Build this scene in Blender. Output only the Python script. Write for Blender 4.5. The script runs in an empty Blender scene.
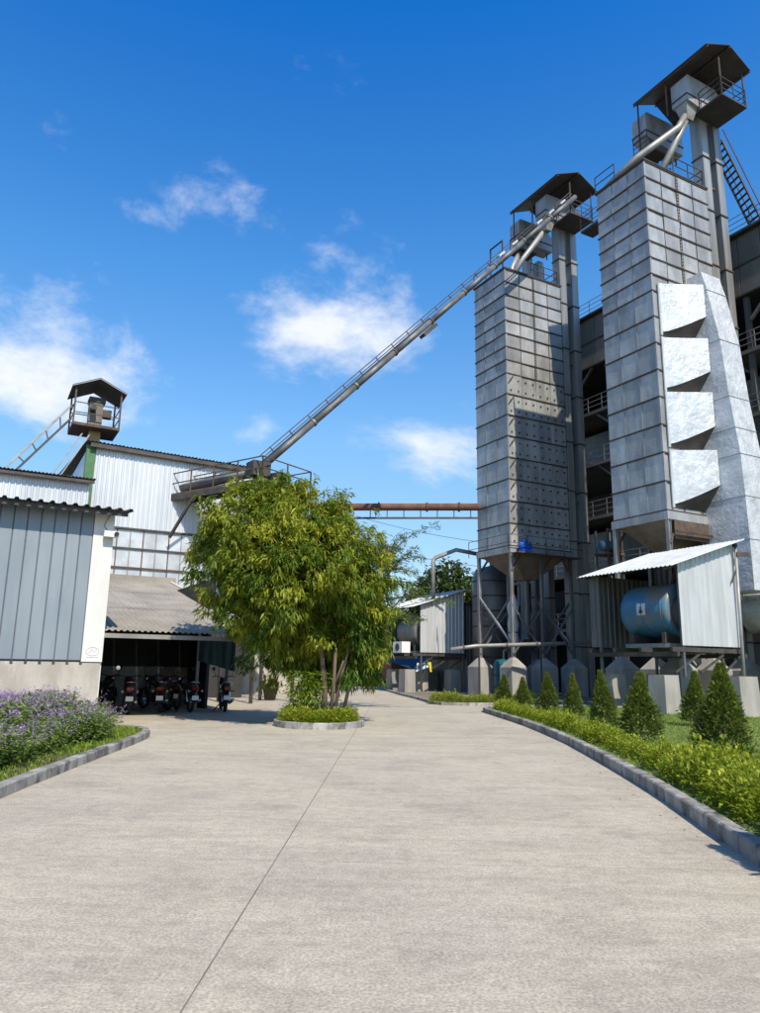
import bpy, math, random
import numpy as np
from mathutils import Matrix, Vector
random.seed(7); RNG = np.random.default_rng(11)
rad = math.radians
S = bpy.context.scene
COL = S.collection

# ------------------------------------------------------------------ camera
PITCH, ROLL, EYE = rad(12.2), rad(0.9), 1.65
Fw = Vector((0, math.cos(PITCH), math.sin(PITCH))); Rt = Vector((1, 0, 0)); Up = Vector((0, -math.sin(PITCH), math.cos(PITCH)))
cr = Rt * math.cos(ROLL) + Up * math.sin(ROLL); cu = Up * math.cos(ROLL) - Rt * math.sin(ROLL)
cd = bpy.data.cameras.new('camera'); cam = bpy.data.objects.new('camera', cd); COL.objects.link(cam)
cd.sensor_fit = 'VERTICAL'; cd.sensor_height = 36.0; cd.lens = 740.0 / 1013.0 * 36.0
cd.clip_start = 0.1; cd.clip_end = 3000
cam.matrix_world = Matrix(((cr.x, cu.x, -Fw.x, 0), (cr.y, cu.y, -Fw.y, 0), (cr.z, cu.z, -Fw.z, EYE), (0, 0, 0, 1)))
S.camera = cam

# ------------------------------------------------------------------ sky and sun
SUN_AZ, SUN_EL = rad(158), rad(48)
def world():
    w = bpy.data.worlds.new('World'); S.world = w; w.use_nodes = True
    nt = w.node_tree; N = nt.nodes; L = nt.links; N.clear()
    def nd(t, **k):
        n = N.new(t)
        for a, b in k.items(): setattr(n, a, b)
        return n
    def ma(op, a, b=None, clamp=False):
        n = nd('ShaderNodeMath', operation=op); n.use_clamp = clamp
        for i, v in enumerate((a, b)):
            if v is None: continue
            if isinstance(v, (int, float)): n.inputs[i].default_value = v
            else: L.new(v, n.inputs[i])
        return n.outputs[0]
    sky = nd('ShaderNodeTexSky', sky_type='NISHITA'); sky.sun_disc = False
    sky.sun_elevation = SUN_EL; sky.sun_rotation = SUN_AZ; sky.altitude = 0
    sky.air_density = 1.0; sky.dust_density = 0.6; sky.ozone_density = 3.0
    hs = nd('ShaderNodeHueSaturation'); hs.inputs['Saturation'].default_value = 1.0; hs.inputs['Value'].default_value = 1.0
    L.new(sky.outputs[0], hs.inputs['Color'])
    tc = nd('ShaderNodeTexCoord')
    # hand-set sky tint by height: deeper blue upwards, top darkened to cut blue fill
    sx = nd('ShaderNodeSeparateXYZ'); L.new(tc.outputs['Generated'], sx.inputs[0])
    er = nd('ShaderNodeMapRange'); L.new(sx.outputs['Z'], er.inputs[0]); er.inputs[1].default_value = .12; er.inputs[2].default_value = 1.0
    tn = nd('ShaderNodeValToRGB'); L.new(er.outputs[0], tn.inputs[0]); ce = tn.color_ramp.elements
    ce[0].position = 0; ce[0].color = (.98, 1.03, 1.06, 1); ce[1].position = 1; ce[1].color = (.13, .40, .70, 1); e_ = ce.new(.70); e_.color = (.075, .92, 1.78, 1); e_ = ce.new(.42); e_.color = (.55, 1.26, 1.68, 1); e_ = ce.new(.2); e_.color = (.98, 1.32, 1.42, 1)
    mu = nd('ShaderNodeVectorMath', operation='MULTIPLY'); L.new(hs.outputs[0], mu.inputs[0]); L.new(tn.outputs[0], mu.inputs[1])
    def noise(scale, detail, rough, vec, sc=(1, 1, 1)):
        m = nd('ShaderNodeVectorMath', operation='MULTIPLY'); L.new(vec, m.inputs[0]); m.inputs[1].default_value = sc
        n = nd('ShaderNodeTexNoise'); n.inputs['Scale'].default_value = scale; n.inputs['Detail'].default_value = detail
        n.inputs['Roughness'].default_value = rough; L.new(m.outputs[0], n.inputs['Vector']); return n
    d = tc.outputs['Generated']
    warp = noise(4, 3, .6, d)
    wv = nd('ShaderNodeVectorMath', operation='MULTIPLY_ADD'); L.new(warp.outputs['Color'], wv.inputs[0])
    wv.inputs[1].default_value = (.10, .10, .07); L.new(d, wv.inputs[2])
    fb = noise(7.5, 9, .62, wv.outputs[0], (1, 1, 1.7)).outputs['Fac']
    fb2 = noise(2.2, 3, .5, d, (1, 1, 2)).outputs['Fac']
    # broad cloud banks, in view and added for fill: azimuth, elevation, half widths (all degrees), amount
    banks = [(-3.9, 25.4, 6.2, 3.7, 1.2), (-26.5, 21.2, 6.6, 5.2, 1.1), (4.2, 16.8, 6.2, 2.7, 1.05), (-15, 33.2, 5, 1.8, .6),
             (-8, 31, 9, 2.0, .28), (-9.5, 17.0, 3.0, 1.4, .6), (-18, 22, 3.4, 1.6, .35),
             (44, 20, 10, 5, 1.1), (-52, 27, 11, 6, 1.15), (78, 30, 12, 6, 1.1), (112, 22, 12, 6, 1.1), (-88, 22, 13, 6, 1.15), (168, 25, 14, 6, 1.1), (-150, 30, 13, 6, 1.1), (-115, 45, 12, 7, 1.0), (95, 52, 12, 7, 1.0), (-40, 66, 10, 6, .9), (140, 68, 12, 7, 1.0), (-120, 20, 12, 6, 1.1)]  # unseen banks outside the frame, added for neutral fill light
    tot = None
    for az, el, wa, we, amt in banks:
        c = (math.sin(rad(az)) * math.cos(rad(el)), math.cos(rad(az)) * math.cos(rad(el)), math.sin(rad(el)))
        s = nd('ShaderNodeVectorMath', operation='SUBTRACT'); L.new(wv.outputs[0], s.inputs[0])
        s.inputs[1].default_value = (c[0] + .05, c[1] + .05, c[2] + .035)
        m = nd('ShaderNodeVectorMath', operation='MULTIPLY'); L.new(s.outputs[0], m.inputs[0])
        m.inputs[1].default_value = (1 / rad(wa), 1 / rad(wa), 1 / rad(we))
        ln = nd('ShaderNodeVectorMath', operation='LENGTH'); L.new(m.outputs[0], ln.inputs[0])
        g = ma('SUBTRACT', 1.0, ma('MULTIPLY', ln.outputs['Value'], .62), True)
        g = ma('MULTIPLY', g, amt)
        tot = g if tot is None else ma('ADD', tot, g)
    dens = ma('ADD', ma('MULTIPLY', tot, .80), ma('ADD', ma('MULTIPLY', fb, 1.6), ma('MULTIPLY', fb2, .3)))
    mr = nd('ShaderNodeMapRange', interpolation_type='SMOOTHSTEP'); L.new(dens, mr.inputs[0])
    mr.inputs[1].default_value = 1.2; mr.inputs[2].default_value = 1.86; mr.inputs[3].default_value = 0; mr.inputs[4].default_value = .93
    mix = nd('ShaderNodeMix', data_type='RGBA'); L.new(mr.outputs[0], mix.inputs[0]); L.new(mu.outputs[0], mix.inputs[6])
    mix.inputs[7].default_value = (6.9, 7.1, 7.4, 1)
    bg = nd('ShaderNodeBackground'); bg.inputs[1].default_value = 0.118; L.new(mix.outputs[2], bg.inputs[0])
    out = nd('ShaderNodeOutputWorld'); L.new(bg.outputs[0], out.inputs[0])
world()
sd = bpy.data.lights.new('sun', 'SUN'); sd.energy = 4.8; sd.angle = rad(.53); sd.color = (1.0, .90, .745)
so = bpy.data.objects.new('sun', sd); COL.objects.link(so)
sdir = Vector((math.sin(SUN_AZ) * math.cos(SUN_EL), math.cos(SUN_AZ) * math.cos(SUN_EL), math.sin(SUN_EL)))
so.rotation_euler = sdir.to_track_quat('Z', 'Y').to_euler(); so.location = (20, -40, 60)
S.view_settings.view_transform = 'Standard'; S.view_settings.look = 'None'; S.view_settings.gamma = 1
S.view_settings.exposure = 0.3; S.view_settings.use_curve_mapping = False

# ------------------------------------------------------------------ materials
MATS = {}
def M(name, c1, c2=None, scale=2.0, rough=.6, metal=0.0, bump=0.0, bscale=30, bdist=.02, rnd=0.0, stretch=(1, 1, 1), c3=None, c3lo=.62, c3hi=.72, c3scale=1.5, c3stretch=None,
      fine=0.0, fscale=90, rvar=0.0, spec=.5, bstretch=(1, 1, 1), detail=6, lo=.35, hi=.65):
    m = bpy.data.materials.new(name); m.use_nodes = True; MATS[name] = m
    nt = m.node_tree; N = nt.nodes; L = nt.links; b = N['Principled BSDF']
    b.inputs['Roughness'].default_value = rough; b.inputs['Metallic'].default_value = metal
    b.inputs['Specular IOR Level'].default_value = spec
    geo = N.new('ShaderNodeNewGeometry')
    def noise(sc, st, det, r=.6):
        v = N.new('ShaderNodeVectorMath'); v.operation = 'MULTIPLY'; L.new(geo.outputs['Position'], v.inputs[0]); v.inputs[1].default_value = st
        n = N.new('ShaderNodeTexNoise'); n.inputs['Scale'].default_value = sc; n.inputs['Detail'].default_value = det
        n.inputs['Roughness'].default_value = r; L.new(v.outputs[0], n.inputs['Vector']); return n.outputs['Fac']
    def mixc(fac, a, c):
        x = N.new('ShaderNodeMix'); x.data_type = 'RGBA'; L.new(fac, x.inputs[0])
        for i, v in ((6, a), (7, c)):
            if isinstance(v, tuple): x.inputs[i].default_value = (*v, 1)
            else: L.new(v, x.inputs[i])
        return x.outputs[2]
    def rng(f, a, c, o0=0.0, o1=1.0):
        r = N.new('ShaderNodeMapRange'); r.interpolation_type = 'SMOOTHSTEP'; L.new(f, r.inputs[0])
        r.inputs[1].default_value = a; r.inputs[2].default_value = c; r.inputs[3].default_value = o0; r.inputs[4].default_value = o1; return r.outputs[0]
    col = tuple(c1)
    if c2: col = mixc(rng(noise(scale, stretch, detail), lo, hi), tuple(c1), tuple(c2))
    if c3: col = mixc(rng(noise(c3scale, c3stretch or stretch, 7, .65), c3lo, c3hi), col, tuple(c3))
    if fine or rnd:
        val = None
        if fine: val = rng(noise(fscale, (1, 1, 1), 3, .7), .3, .7, 1 - fine, 1 + fine)
        if rnd:
            oi = N.new('ShaderNodeObjectInfo'); r = N.new('ShaderNodeMapRange'); L.new(oi.outputs['Random'], r.inputs[0])
            r.inputs[3].default_value = 1 - rnd; r.inputs[4].default_value = 1 + rnd
            if val is None: val = r.outputs[0]
            else:
                mm = N.new('ShaderNodeMath'); mm.operation = 'MULTIPLY'; L.new(val, mm.inputs[0]); L.new(r.outputs[0], mm.inputs[1]); val = mm.outputs[0]
        v = N.new('ShaderNodeVectorMath'); v.operation = 'SCALE'
        if isinstance(col, tuple): v.inputs[0].default_value = col
        else: L.new(col, v.inputs[0])
        L.new(val, v.inputs['Scale']); col = v.outputs[0]
    if isinstance(col, tuple): b.inputs['Base Color'].default_value = (*col, 1)
    else: L.new(col, b.inputs['Base Color'])
    if rvar: L.new(rng(noise(scale * 1.7, stretch, 5), .3, .7, rough - rvar, rough + rvar), b.inputs['Roughness'])
    if bump:
        bp = N.new('ShaderNodeBump'); bp.inputs['Strength'].default_value = bump; bp.inputs['Distance'].default_value = bdist
        L.new(noise(bscale, bstretch, 5, .6), bp.inputs['Height']); L.new(bp.outputs[0], b.inputs['Normal'])
    return m
def LEAF(name, ca, cb, trans=.35, rough=.45):
    m = bpy.data.materials.new(name); m.use_nodes = True; MATS[name] = m
    nt = m.node_tree; N = nt.nodes; L = nt.links; b = N['Principled BSDF']
    at = N.new('ShaderNodeAttribute'); at.attribute_name = 'tint'
    x = N.new('ShaderNodeMix'); x.data_type = 'RGBA'; L.new(at.outputs['Fac'], x.inputs[0]); x.inputs[6].default_value = (*ca, 1); x.inputs[7].default_value = (*cb, 1)
    L.new(x.outputs[2], b.inputs['Base Color']); b.inputs['Roughness'].default_value = rough; b.inputs['Specular IOR Level'].default_value = .35
    t = N.new('ShaderNodeBsdfTranslucent'); g = N.new('ShaderNodeGamma'); g.inputs[1].default_value = .9; L.new(x.outputs[2], g.inputs[0]); L.new(g.outputs[0], t.inputs[0])
    ms = N.new('ShaderNodeMixShader'); ms.inputs[0].default_value = trans; L.new(b.outputs[0], ms.inputs[1]); L.new(t.outputs[0], ms.inputs[2])
    L.new(ms.outputs[0], N['Material Output'].inputs[0]); return m

def slab_material():
    m = bpy.data.materials.new('slab'); m.use_nodes = True; MATS['slab'] = m
    nt = m.node_tree; N = nt.nodes; L = nt.links; b = N['Principled BSDF']; b.inputs['Roughness'].default_value = .88; b.inputs['Specular IOR Level'].default_value = .3
    geo = N.new('ShaderNodeNewGeometry')
    def noise(sc, st, det, r=.6, rz=0.0, dist=0.0):
        mp = N.new('ShaderNodeMapping'); L.new(geo.outputs['Position'], mp.inputs[0]); mp.inputs['Rotation'].default_value = (0, 0, rz); mp.inputs['Scale'].default_value = st
        n = N.new('ShaderNodeTexNoise'); n.inputs['Scale'].default_value = sc; n.inputs['Detail'].default_value = det; n.inputs['Roughness'].default_value = r; n.inputs['Distortion'].default_value = dist
        L.new(mp.outputs[0], n.inputs['Vector']); return n.outputs['Fac']
    def rng(f, a, c, o0, o1):
        r = N.new('ShaderNodeMapRange'); r.interpolation_type = 'SMOOTHSTEP'; L.new(f, r.inputs[0])
        for k, v in zip((1, 2, 3, 4), (a, c, o0, o1)): r.inputs[k].default_value = v
        return r.outputs[0]
    def mul(a, c):
        x = N.new('ShaderNodeMath'); x.operation = 'MULTIPLY'; L.new(a, x.inputs[0]); L.new(c, x.inputs[1]); return x.outputs[0]
    x = N.new('ShaderNodeMix'); x.data_type = 'RGBA'; L.new(rng(noise(.28, (1, 1, 1), 8, .62), .35, .65, 0, 1), x.inputs[0]); x.inputs[6].default_value = (.43, .378, .294, 1); x.inputs[7].default_value = (.375, .332, .266, 1)
    streak = rng(noise(1.9, (.38, 1.3, 1), 10, .75, rad(32), 1.0), .3, .7, .86, 1.1)        # trowel and tyre streaks across the bays
    patch = rng(noise(1.0, (1, .6, 1), 9, .68), .46, .76, 1.04, .82)                         # damp and oil stains
    mott = rng(noise(9, (1, 1, 1), 6, .75), .3, .7, .86, 1.13)
    speck = rng(noise(48, (1, 1, 1), 5, .85), .33, .67, .62, 1.34)                            # exposed aggregate
    pit = rng(noise(120, (1, 1, 1), 2, .6), .64, .74, 1.0, .55)
    oil = rng(noise(.55, (1, 1, 1), 5, .55, .4), .66, .76, 1.0, .78)
    v = mul(mul(mul(streak, patch), mul(mott, speck)), mul(pit, oil))
    sc = N.new('ShaderNodeVectorMath'); sc.operation = 'SCALE'; L.new(x.outputs[2], sc.inputs[0]); L.new(v, sc.inputs['Scale']); L.new(sc.outputs[0], b.inputs['Base Color'])
    bp = N.new('ShaderNodeBump'); bp.inputs['Strength'].default_value = .4; bp.inputs['Distance'].default_value = .012; L.new(noise(48, (1, 1, 1), 6, .75), bp.inputs['Height']); L.new(bp.outputs[0], b.inputs['Normal'])
slab_material()
M('earth', (.20, .17, .13), (.13, .12, .10), scale=.4, rough=.95, bump=.4, fine=.2)
M('jointfill', (.25, .225, .19), (.15, .135, .115), scale=3, rough=.95)
M('kerb', (.36, .34, .31), (.22, .21, .195), scale=2.2, rough=.9, bump=.5, bscale=60, fine=.18, rnd=.14, stretch=(1, 1, .5), c3=(.075, .073, .066), c3lo=.44, c3hi=.66, c3scale=2.6, c3stretch=(1.2, 1.2, .8))
M('pier', (.33, .31, .28), (.24, .225, .20), scale=1.4, rough=.9, bump=.4, bscale=40, fine=.12, rnd=.1, stretch=(1, 1, .3), c3=(.16, .145, .125), c3lo=.6, c3hi=.75)
M('plaster', (.44, .40, .345), (.34, .305, .26), scale=1.6, rough=.9, bump=.2, fine=.06, stretch=(1.5, 1.5, .5), c3=(.56, .53, .48), c3lo=.58, c3hi=.72, c3scale=1.1)
M('galv', (.40, .405, .40), (.275, .28, .28), scale=1.3, rough=.45, metal=.28, bump=.6, bscale=1.7, bdist=.05, rnd=.2, fine=.14, fscale=24, stretch=(1, 1, .35), rvar=.1, c3=(.22, .21, .20), c3lo=.6, c3hi=.8, c3scale=1.2)
M('galv_dark', (.185, .185, .18), (.125, .125, .122), scale=1.2, rough=.5, metal=.4, bump=.3, bscale=3, rnd=.14, fine=.1, fscale=20, stretch=(1, 1, .3), c3=(.12, .09, .06), c3lo=.64, c3hi=.8)
M('trunk_steel', (.36, .355, .335), (.235, .23, .215), scale=.9, rough=.45, metal=.4, bump=.15, bscale=4, rnd=.07, stretch=(2.5, 2.5, .18), c3=(.2, .165, .13), c3lo=.6, c3hi=.8, c3stretch=(3, 3, .25))
M('rib', (.045, .04, .036), (.075, .055, .04), scale=3, rough=.75, metal=.2, fine=.2)
M('steel_dark', (.05, .048, .046), (.085, .07, .058), scale=2, rough=.65, metal=.3, fine=.15)
M('rust', (.115, .075, .052), (.065, .048, .038), scale=2.5, rough=.85, fine=.25, bump=.3)
M('pipe_grey', (.33, .325, .31), (.23, .22, .205), scale=1.1, rough=.5, metal=.35, fine=.1, c3=(.19, .145, .11), c3lo=.62, c3hi=.78, c3scale=1.8)
M('rust_red', (.17, .075, .05), (.10, .05, .038), scale=2, rough=.8, fine=.2)
M('tube_grey', (.17, .17, .168), (.10, .10, .098), scale=1.4, rough=.55, metal=.3, fine=.2, c3=(.10, .085, .072), c3lo=.6, c3hi=.78, c3scale=1.5)
M('canopy', (.075, .07, .066), (.05, .046, .042), scale=1.5, rough=.6, metal=.3, rnd=.12, c3=(.10, .065, .045), c3lo=.6, c3hi=.75)
M('hopper', (.22, .185, .145), (.15, .125, .10), scale=1.3, rough=.7, metal=.2, c3=(.11, .075, .05), c3lo=.58, c3hi=.75)
M('white_sheet', (.58, .60, .62), (.49, .51, .535), scale=.9, rough=.42, metal=.25, rnd=.05, stretch=(1.2, 1.2, .25), c3=(.40, .38, .34), c3lo=.64, c3hi=.8, c3stretch=(2, 2, .3))
M('flat_sheet', (.56, .57, .58), (.43, .445, .46), scale=1.1, rough=.4, metal=.3, rnd=.1, bump=.5, bscale=2.5, c3=(.36, .25, .17), c3lo=.64, c3hi=.74, c3scale=1.6)
M('shed_sheet', (.56, .575, .575), (.46, .47, .47), scale=1.0, rough=.45, metal=.25, rnd=.05, stretch=(2, 2, .3), c3=(.36, .33, .28), c3lo=.66, c3hi=.8)
M('grey_sheet', (.235, .27, .30), (.20, .235, .265), scale=1.0, rough=.5, metal=.1, rnd=.04, stretch=(2, 2, .4), fine=.04)
M('white_trim', (.66, .66, .62), (.58, .57, .53), scale=1.5, rough=.6, stretch=(1, 1, .3), fine=.04)
M('roof_brown', (.32, .29, .245), (.24, .22, .19), scale=.8, rough=.9, bump=.3, fine=.15, rnd=.09, c3=(.33, .27, .185), c3lo=.6, c3hi=.78, c3scale=.7)
M('roof_dark', (.07, .068, .066), (.045, .043, .04), scale=1, rough=.8, fine=.2, rnd=.1)
M('foil_smooth', (.60, .615, .63), (.47, .485, .50), scale=1.5, rough=.38, metal=.35, bump=.9, bscale=2.0, bdist=.06, bstretch=(1.6, .8, 1.4), c3=(.42, .40, .36), c3lo=.64, c3hi=.78, c3scale=1.6)
M('foil', (.66, .675, .69), (.52, .54, .56), scale=1.6, rough=.34, metal=.28, bump=1.0, bscale=2.8, bdist=.06, bstretch=(2.2, .8, 1.5), c3=(.36, .34, .30), c3lo=.6, c3hi=.74, c3scale=1.6, rvar=.1)
M('foil_seam', (.33, .34, .35), rough=.5, metal=.3)
M('clad', (.175, .16, .14), (.135, .125, .11), scale=.9, rough=.65, metal=.15, rnd=.1, stretch=(1, 1, .35), fine=.08)
M('blue_paint', (.03, .14, .26), (.05, .18, .29), scale=1.5, rough=.4, c3=(.15, .14, .125), c3lo=.44, c3hi=.66, c3scale=.9, fine=.1)
M('blue_motor', (.01, .13, .60), rough=.4)
M('teal', (.005, .10, .105), (.008, .07, .08), scale=2, rough=.45)
M('green_paint', (.06, .17, .06), (.05, .13, .05), scale=3, rough=.6)
M('ochre', (.40, .30, .15), (.30, .23, .13), scale=3, rough=.7)
M('black', (.012, .012, .013), rough=.45)
M('rubber', (.016, .016, .016), rough=.85)
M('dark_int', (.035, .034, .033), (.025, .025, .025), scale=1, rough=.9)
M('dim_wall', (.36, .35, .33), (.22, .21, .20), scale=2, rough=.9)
M('red_plastic', (.07, .008, .008), rough=.3)
M('red_lens', (.2, .01, .01), rough=.15)
M('plate', (.75, .75, .72), rough=.5)
M('chrome', (.55, .55, .55), rough=.2, metal=1)
M('seat', (.02, .02, .02), rough=.6)
M('tarp', (.012, .035, .05), (.01, .045, .04), scale=2, rough=.7)
M('white_paint', (.72, .72, .70), rough=.5)
M('pink_mark', (.62, .50, .48), rough=.8)
M('ink', (.02, .025, .04), rough=.8)
M('bark', (.145, .105, .075), (.08, .06, .044), scale=6, rough=.9, bump=.6, bscale=30, stretch=(1, 1, .25))
M('soil', (.10, .072, .05), (.065, .05, .036), scale=4, rough=.95, bump=.6, bscale=25, fine=.25)
M('lawn', (.12, .155, .03), (.08, .125, .024), scale=1.6, rough=.95, bump=.6, bscale=35, c3=(.17, .14, .055), c3lo=.6, c3hi=.75, c3scale=.8, fine=.2)
M('terracotta', (.06, .05, .045), rough=.8)
M('tarp_blue', (.05, .16, .30), rough=.5); M('tarp_white', (.62, .64, .68), rough=.55); M('skip_red', (.25, .08, .035), (.16, .055, .03), scale=2, rough=.8)
M('yellow', (.62, .50, .03), rough=.5); M('stripe_blue', (.04, .20, .36), rough=.6)
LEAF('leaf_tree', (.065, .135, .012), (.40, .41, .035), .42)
LEAF('leaf_far', (.03, .055, .012), (.08, .11, .022), .25)
LEAF('leaf_feather', (.07, .13, .03), (.20, .27, .07), .38)
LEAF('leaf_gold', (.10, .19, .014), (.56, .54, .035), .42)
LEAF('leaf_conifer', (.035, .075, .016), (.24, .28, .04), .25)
LEAF('leaf_flower', (.055, .12, .022), (.25, .33, .07), .36)
LEAF('leaf_grass', (.10, .19, .016), (.38, .44, .05), .42)
LEAF('leaf_bright', (.10, .20, .015), (.34, .42, .03), .42)
LEAF('leaf_dry', (.10, .075, .03), (.28, .21, .10), .15)
LEAF('petal', (.32, .17, .48), (.62, .44, .70), .4)

# ------------------------------------------------------------------ mesh helpers
class MB:
    def __init__(s): s.v = []; s.f = []
    def add(s, vs, fs):
        o = len(s.v); s.v += [tuple(p) for p in vs]; s.f += [tuple(i + o for i in f) for f in fs]; return s
    def box(s, x0, x1, y0, y1, z0, z1):
        return s.add([(x0, y0, z0), (x1, y0, z0), (x1, y1, z0), (x0, y1, z0), (x0, y0, z1), (x1, y0, z1), (x1, y1, z1), (x0, y1, z1)],
                     [(0, 3, 2, 1), (4, 5, 6, 7), (0, 1, 5, 4), (1, 2, 6, 5), (2, 3, 7, 6), (3, 0, 4, 7)])
    def bar(s, p, q, w, h=None):
        p, q = Vector(p), Vector(q); d = (q - p).normalized(); h = h or w
        a = d.cross(Vector((0, 0, 1)));
        if a.length < 1e-3: a = Vector((1, 0, 0))
        a.normalize(); b = a.cross(d).normalized(); a = a * w / 2; b = b * h / 2
        return s.add([p - a - b, p + a - b, p + a + b, p - a + b, q - a - b, q + a - b, q + a + b, q - a + b],
                     [(0, 3, 2, 1), (4, 5, 6, 7), (0, 1, 5, 4), (1, 2, 6, 5), (2, 3, 7, 6), (3, 0, 4, 7)])
    def path(s, pts, rs, n=8, cap=True):
        pts = [Vector(p) for p in pts]
        if isinstance(rs, (int, float)): rs = [rs] * len(pts)
        rings = []; ref = None
        for i, p in enumerate(pts):
            d = (pts[min(i + 1, len(pts) - 1)] - pts[max(i - 1, 0)]).normalized()
            if ref is None:
                ref = d.cross(Vector((0, 0, 1)))
                if ref.length < 1e-3: ref = Vector((1, 0, 0))
            a = (ref - d * ref.dot(d)).normalized(); ref = a; b = d.cross(a)
            rings.append([p + (a * math.cos(t) + b * math.sin(t)) * rs[i] for t in [2 * math.pi * k / n for k in range(n)]])
        vs = [v for r in rings for v in r]; fs = []
        for i in range(len(pts) - 1):
            for k in range(n): fs.append((i * n + k, i * n + (k + 1) % n, (i + 1) * n + (k + 1) % n, (i + 1) * n + k))
        if cap: fs.append(tuple(range(n - 1, -1, -1))); fs.append(tuple(range((len(pts) - 1) * n, len(pts) * n)))
        return s.add(vs, fs)
    def tube(s, p, q, r, n=10): return s.path([p, q], r, n)
    def frustum(s, c, bx, by, tx, ty, z0, z1):
        x, y = c
        return s.add([(x - bx, y - by, z0), (x + bx, y - by, z0), (x + bx, y + by, z0), (x - bx, y + by, z0), (x - tx, y - ty, z1), (x + tx, y - ty, z1), (x + tx, y + ty, z1), (x - tx, y + ty, z1)],
                     [(0, 3, 2, 1), (4, 5, 6, 7), (0, 1, 5, 4), (1, 2, 6, 5), (2, 3, 7, 6), (3, 0, 4, 7)])
    def prism(s, pts, off):
        n = len(pts); o = Vector(off)
        return s.add([Vector(p) for p in pts] + [Vector(p) + o for p in pts], [tuple(range(n - 1, -1, -1)), tuple(range(n, 2 * n))] + [(i, (i + 1) % n, n + (i + 1) % n, n + i) for i in range(n)])
    def lathe(s, prof, c, axis='z', n=20):
        vs = []; fs = []; m = len(prof)
        for k in range(n):
            t = 2 * math.pi * k / n; ct, st = math.cos(t), math.sin(t)
            for r, z in prof:
                if axis == 'z': vs.append((c[0] + r * ct, c[1] + r * st, c[2] + z))
                elif axis == 'y': vs.append((c[0] + r * ct, c[1] + z, c[2] + r * st))
                else: vs.append((c[0] + z, c[1] + r * ct, c[2] + r * st))
        for k in range(n):
            for j in range(m - 1): fs.append((k * m + j, ((k + 1) % n) * m + j, ((k + 1) % n) * m + j + 1, k * m + j + 1))
        return s.add(vs, fs)
    def mesh(s, name, mat, smooth=False):
        used = sorted({i for f in s.f for i in f}); rm_ = {o: n for n, o in enumerate(used)}
        me = bpy.data.meshes.new(name); me.from_pydata([s.v[i] for i in used], [], [tuple(rm_[i] for i in f) for f in s.f]); me.validate(clean_customdata=False)
        if mat: me.materials.append(MATS[mat])
        if smooth:
            me.polygons.foreach_set('use_smooth', [True] * len(me.polygons))
        return me
    def build(s, name, mat, parent=None, smooth=False, fix=True):
        me = s.mesh(name, mat, smooth)
        if fix:
            import bmesh
            b = bmesh.new(); b.from_mesh(me); bmesh.ops.recalc_face_normals(b, faces=b.faces); b.to_mesh(me); b.free()
        return link(name, me, parent)
def link(name, me, parent=None, loc=None, rot=None, scale=None):
    o = bpy.data.objects.new(name, me); COL.objects.link(o)
    if parent: o.parent = parent
    if loc is not None: o.location = loc
    if rot is not None: o.rotation_euler = rot
    if scale is not None: o.scale = scale
    return o
GROT = rad(28.5)
def thing(name, label, cat, loc=(0, 0, 0), rotz=GROT, group=None):
    o = bpy.data.objects.new(name, None); COL.objects.link(o); o.empty_display_size = .2
    o.location = loc; o.rotation_euler = (0, 0, rotz); return tag(o, label, cat, group)
def tag(o, label=None, cat=None, group=None, kind=None):
    if label: o['label'] = label
    if cat: o['category'] = cat
    if group: o['group'] = group
    if kind: o['kind'] = kind
    return o
def struct(o): o['kind'] = 'structure'; return o
def g2w(o, u, v, z=0):
    c, s_ = math.cos(GROT), math.sin(GROT); return (o[0] + u * c - v * s_, o[1] + u * s_ + v * c, z)
_panel = {}
def panel_mesh(w, h, d, mat, ch=.012):
    # a slab standing in the x-z plane, front face towards -y, chamfered edges, faint outward dishing
    k = (round(w, 3), round(h, 3), d, mat)
    if k not in _panel:
        m = MB(); c = ch
        m.add([(0, 0, 0), (w, 0, 0), (w, 0, h), (0, 0, h), (0, -d + c, 0), (w, -d + c, 0), (w, -d + c, h), (0, -d + c, h), (c, -d, c), (w - c, -d, c), (w - c, -d, h - c), (c, -d, h - c)],
              [(0, 3, 2, 1), (0, 1, 5, 4), (1, 2, 6, 5), (2, 3, 7, 6), (3, 0, 4, 7), (4, 5, 9, 8), (5, 6, 10, 9), (6, 7, 11, 10), (7, 4, 8, 11), (8, 9, 10, 11)])
        _panel[k] = m.mesh('panel', mat)
    return _panel[k]
def corr(width, pitch, amp, z0, zt, kind='trap', th=.008):
    # corrugated sheet in the x-z plane, ribs along z, front towards -y; zt(x) is the top
    xs = []; n = max(1, round(width / pitch)); p = width / n
    for i in range(n):
        if kind == 'trap': xs += [(i * p, 0), (i * p + .50 * p, 0), (i * p + .62 * p, -amp), (i * p + .86 * p, -amp), (i * p + .98 * p, 0)]
        elif kind == 'seam': xs += [(i * p, 0), (i * p + .9 * p, 0), (i * p + .91 * p, -amp), (i * p + .95 * p, -amp), (i * p + .96 * p, 0)]
        else: xs += [(i * p + j * p / 6, -amp * .5 * (1 - math.cos(2 * math.pi * j / 6))) for j in range(6)]
    xs.append((width, 0)); m = MB(); k = len(xs); vs = []
    f = zt if callable(zt) else (lambda x: zt)
    for x, y in xs: vs += [(x, y, z0), (x, y, f(x)), (x, y + th, z0), (x, y + th, f(x))]
    fs = []
    for i in range(k - 1):
        a, b = 4 * i, 4 * i + 4
        fs += [(a, b, b + 1, a + 1), (a + 2, a + 3, b + 3, b + 2), (a + 1, b + 1, b + 3, a + 3), (a, a + 2, b + 2, b)]
    fs += [(0, 1, 3, 2), (4 * k - 4, 4 * k - 2, 4 * k - 1, 4 * k - 3)]
    return m.add(vs, fs)
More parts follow.
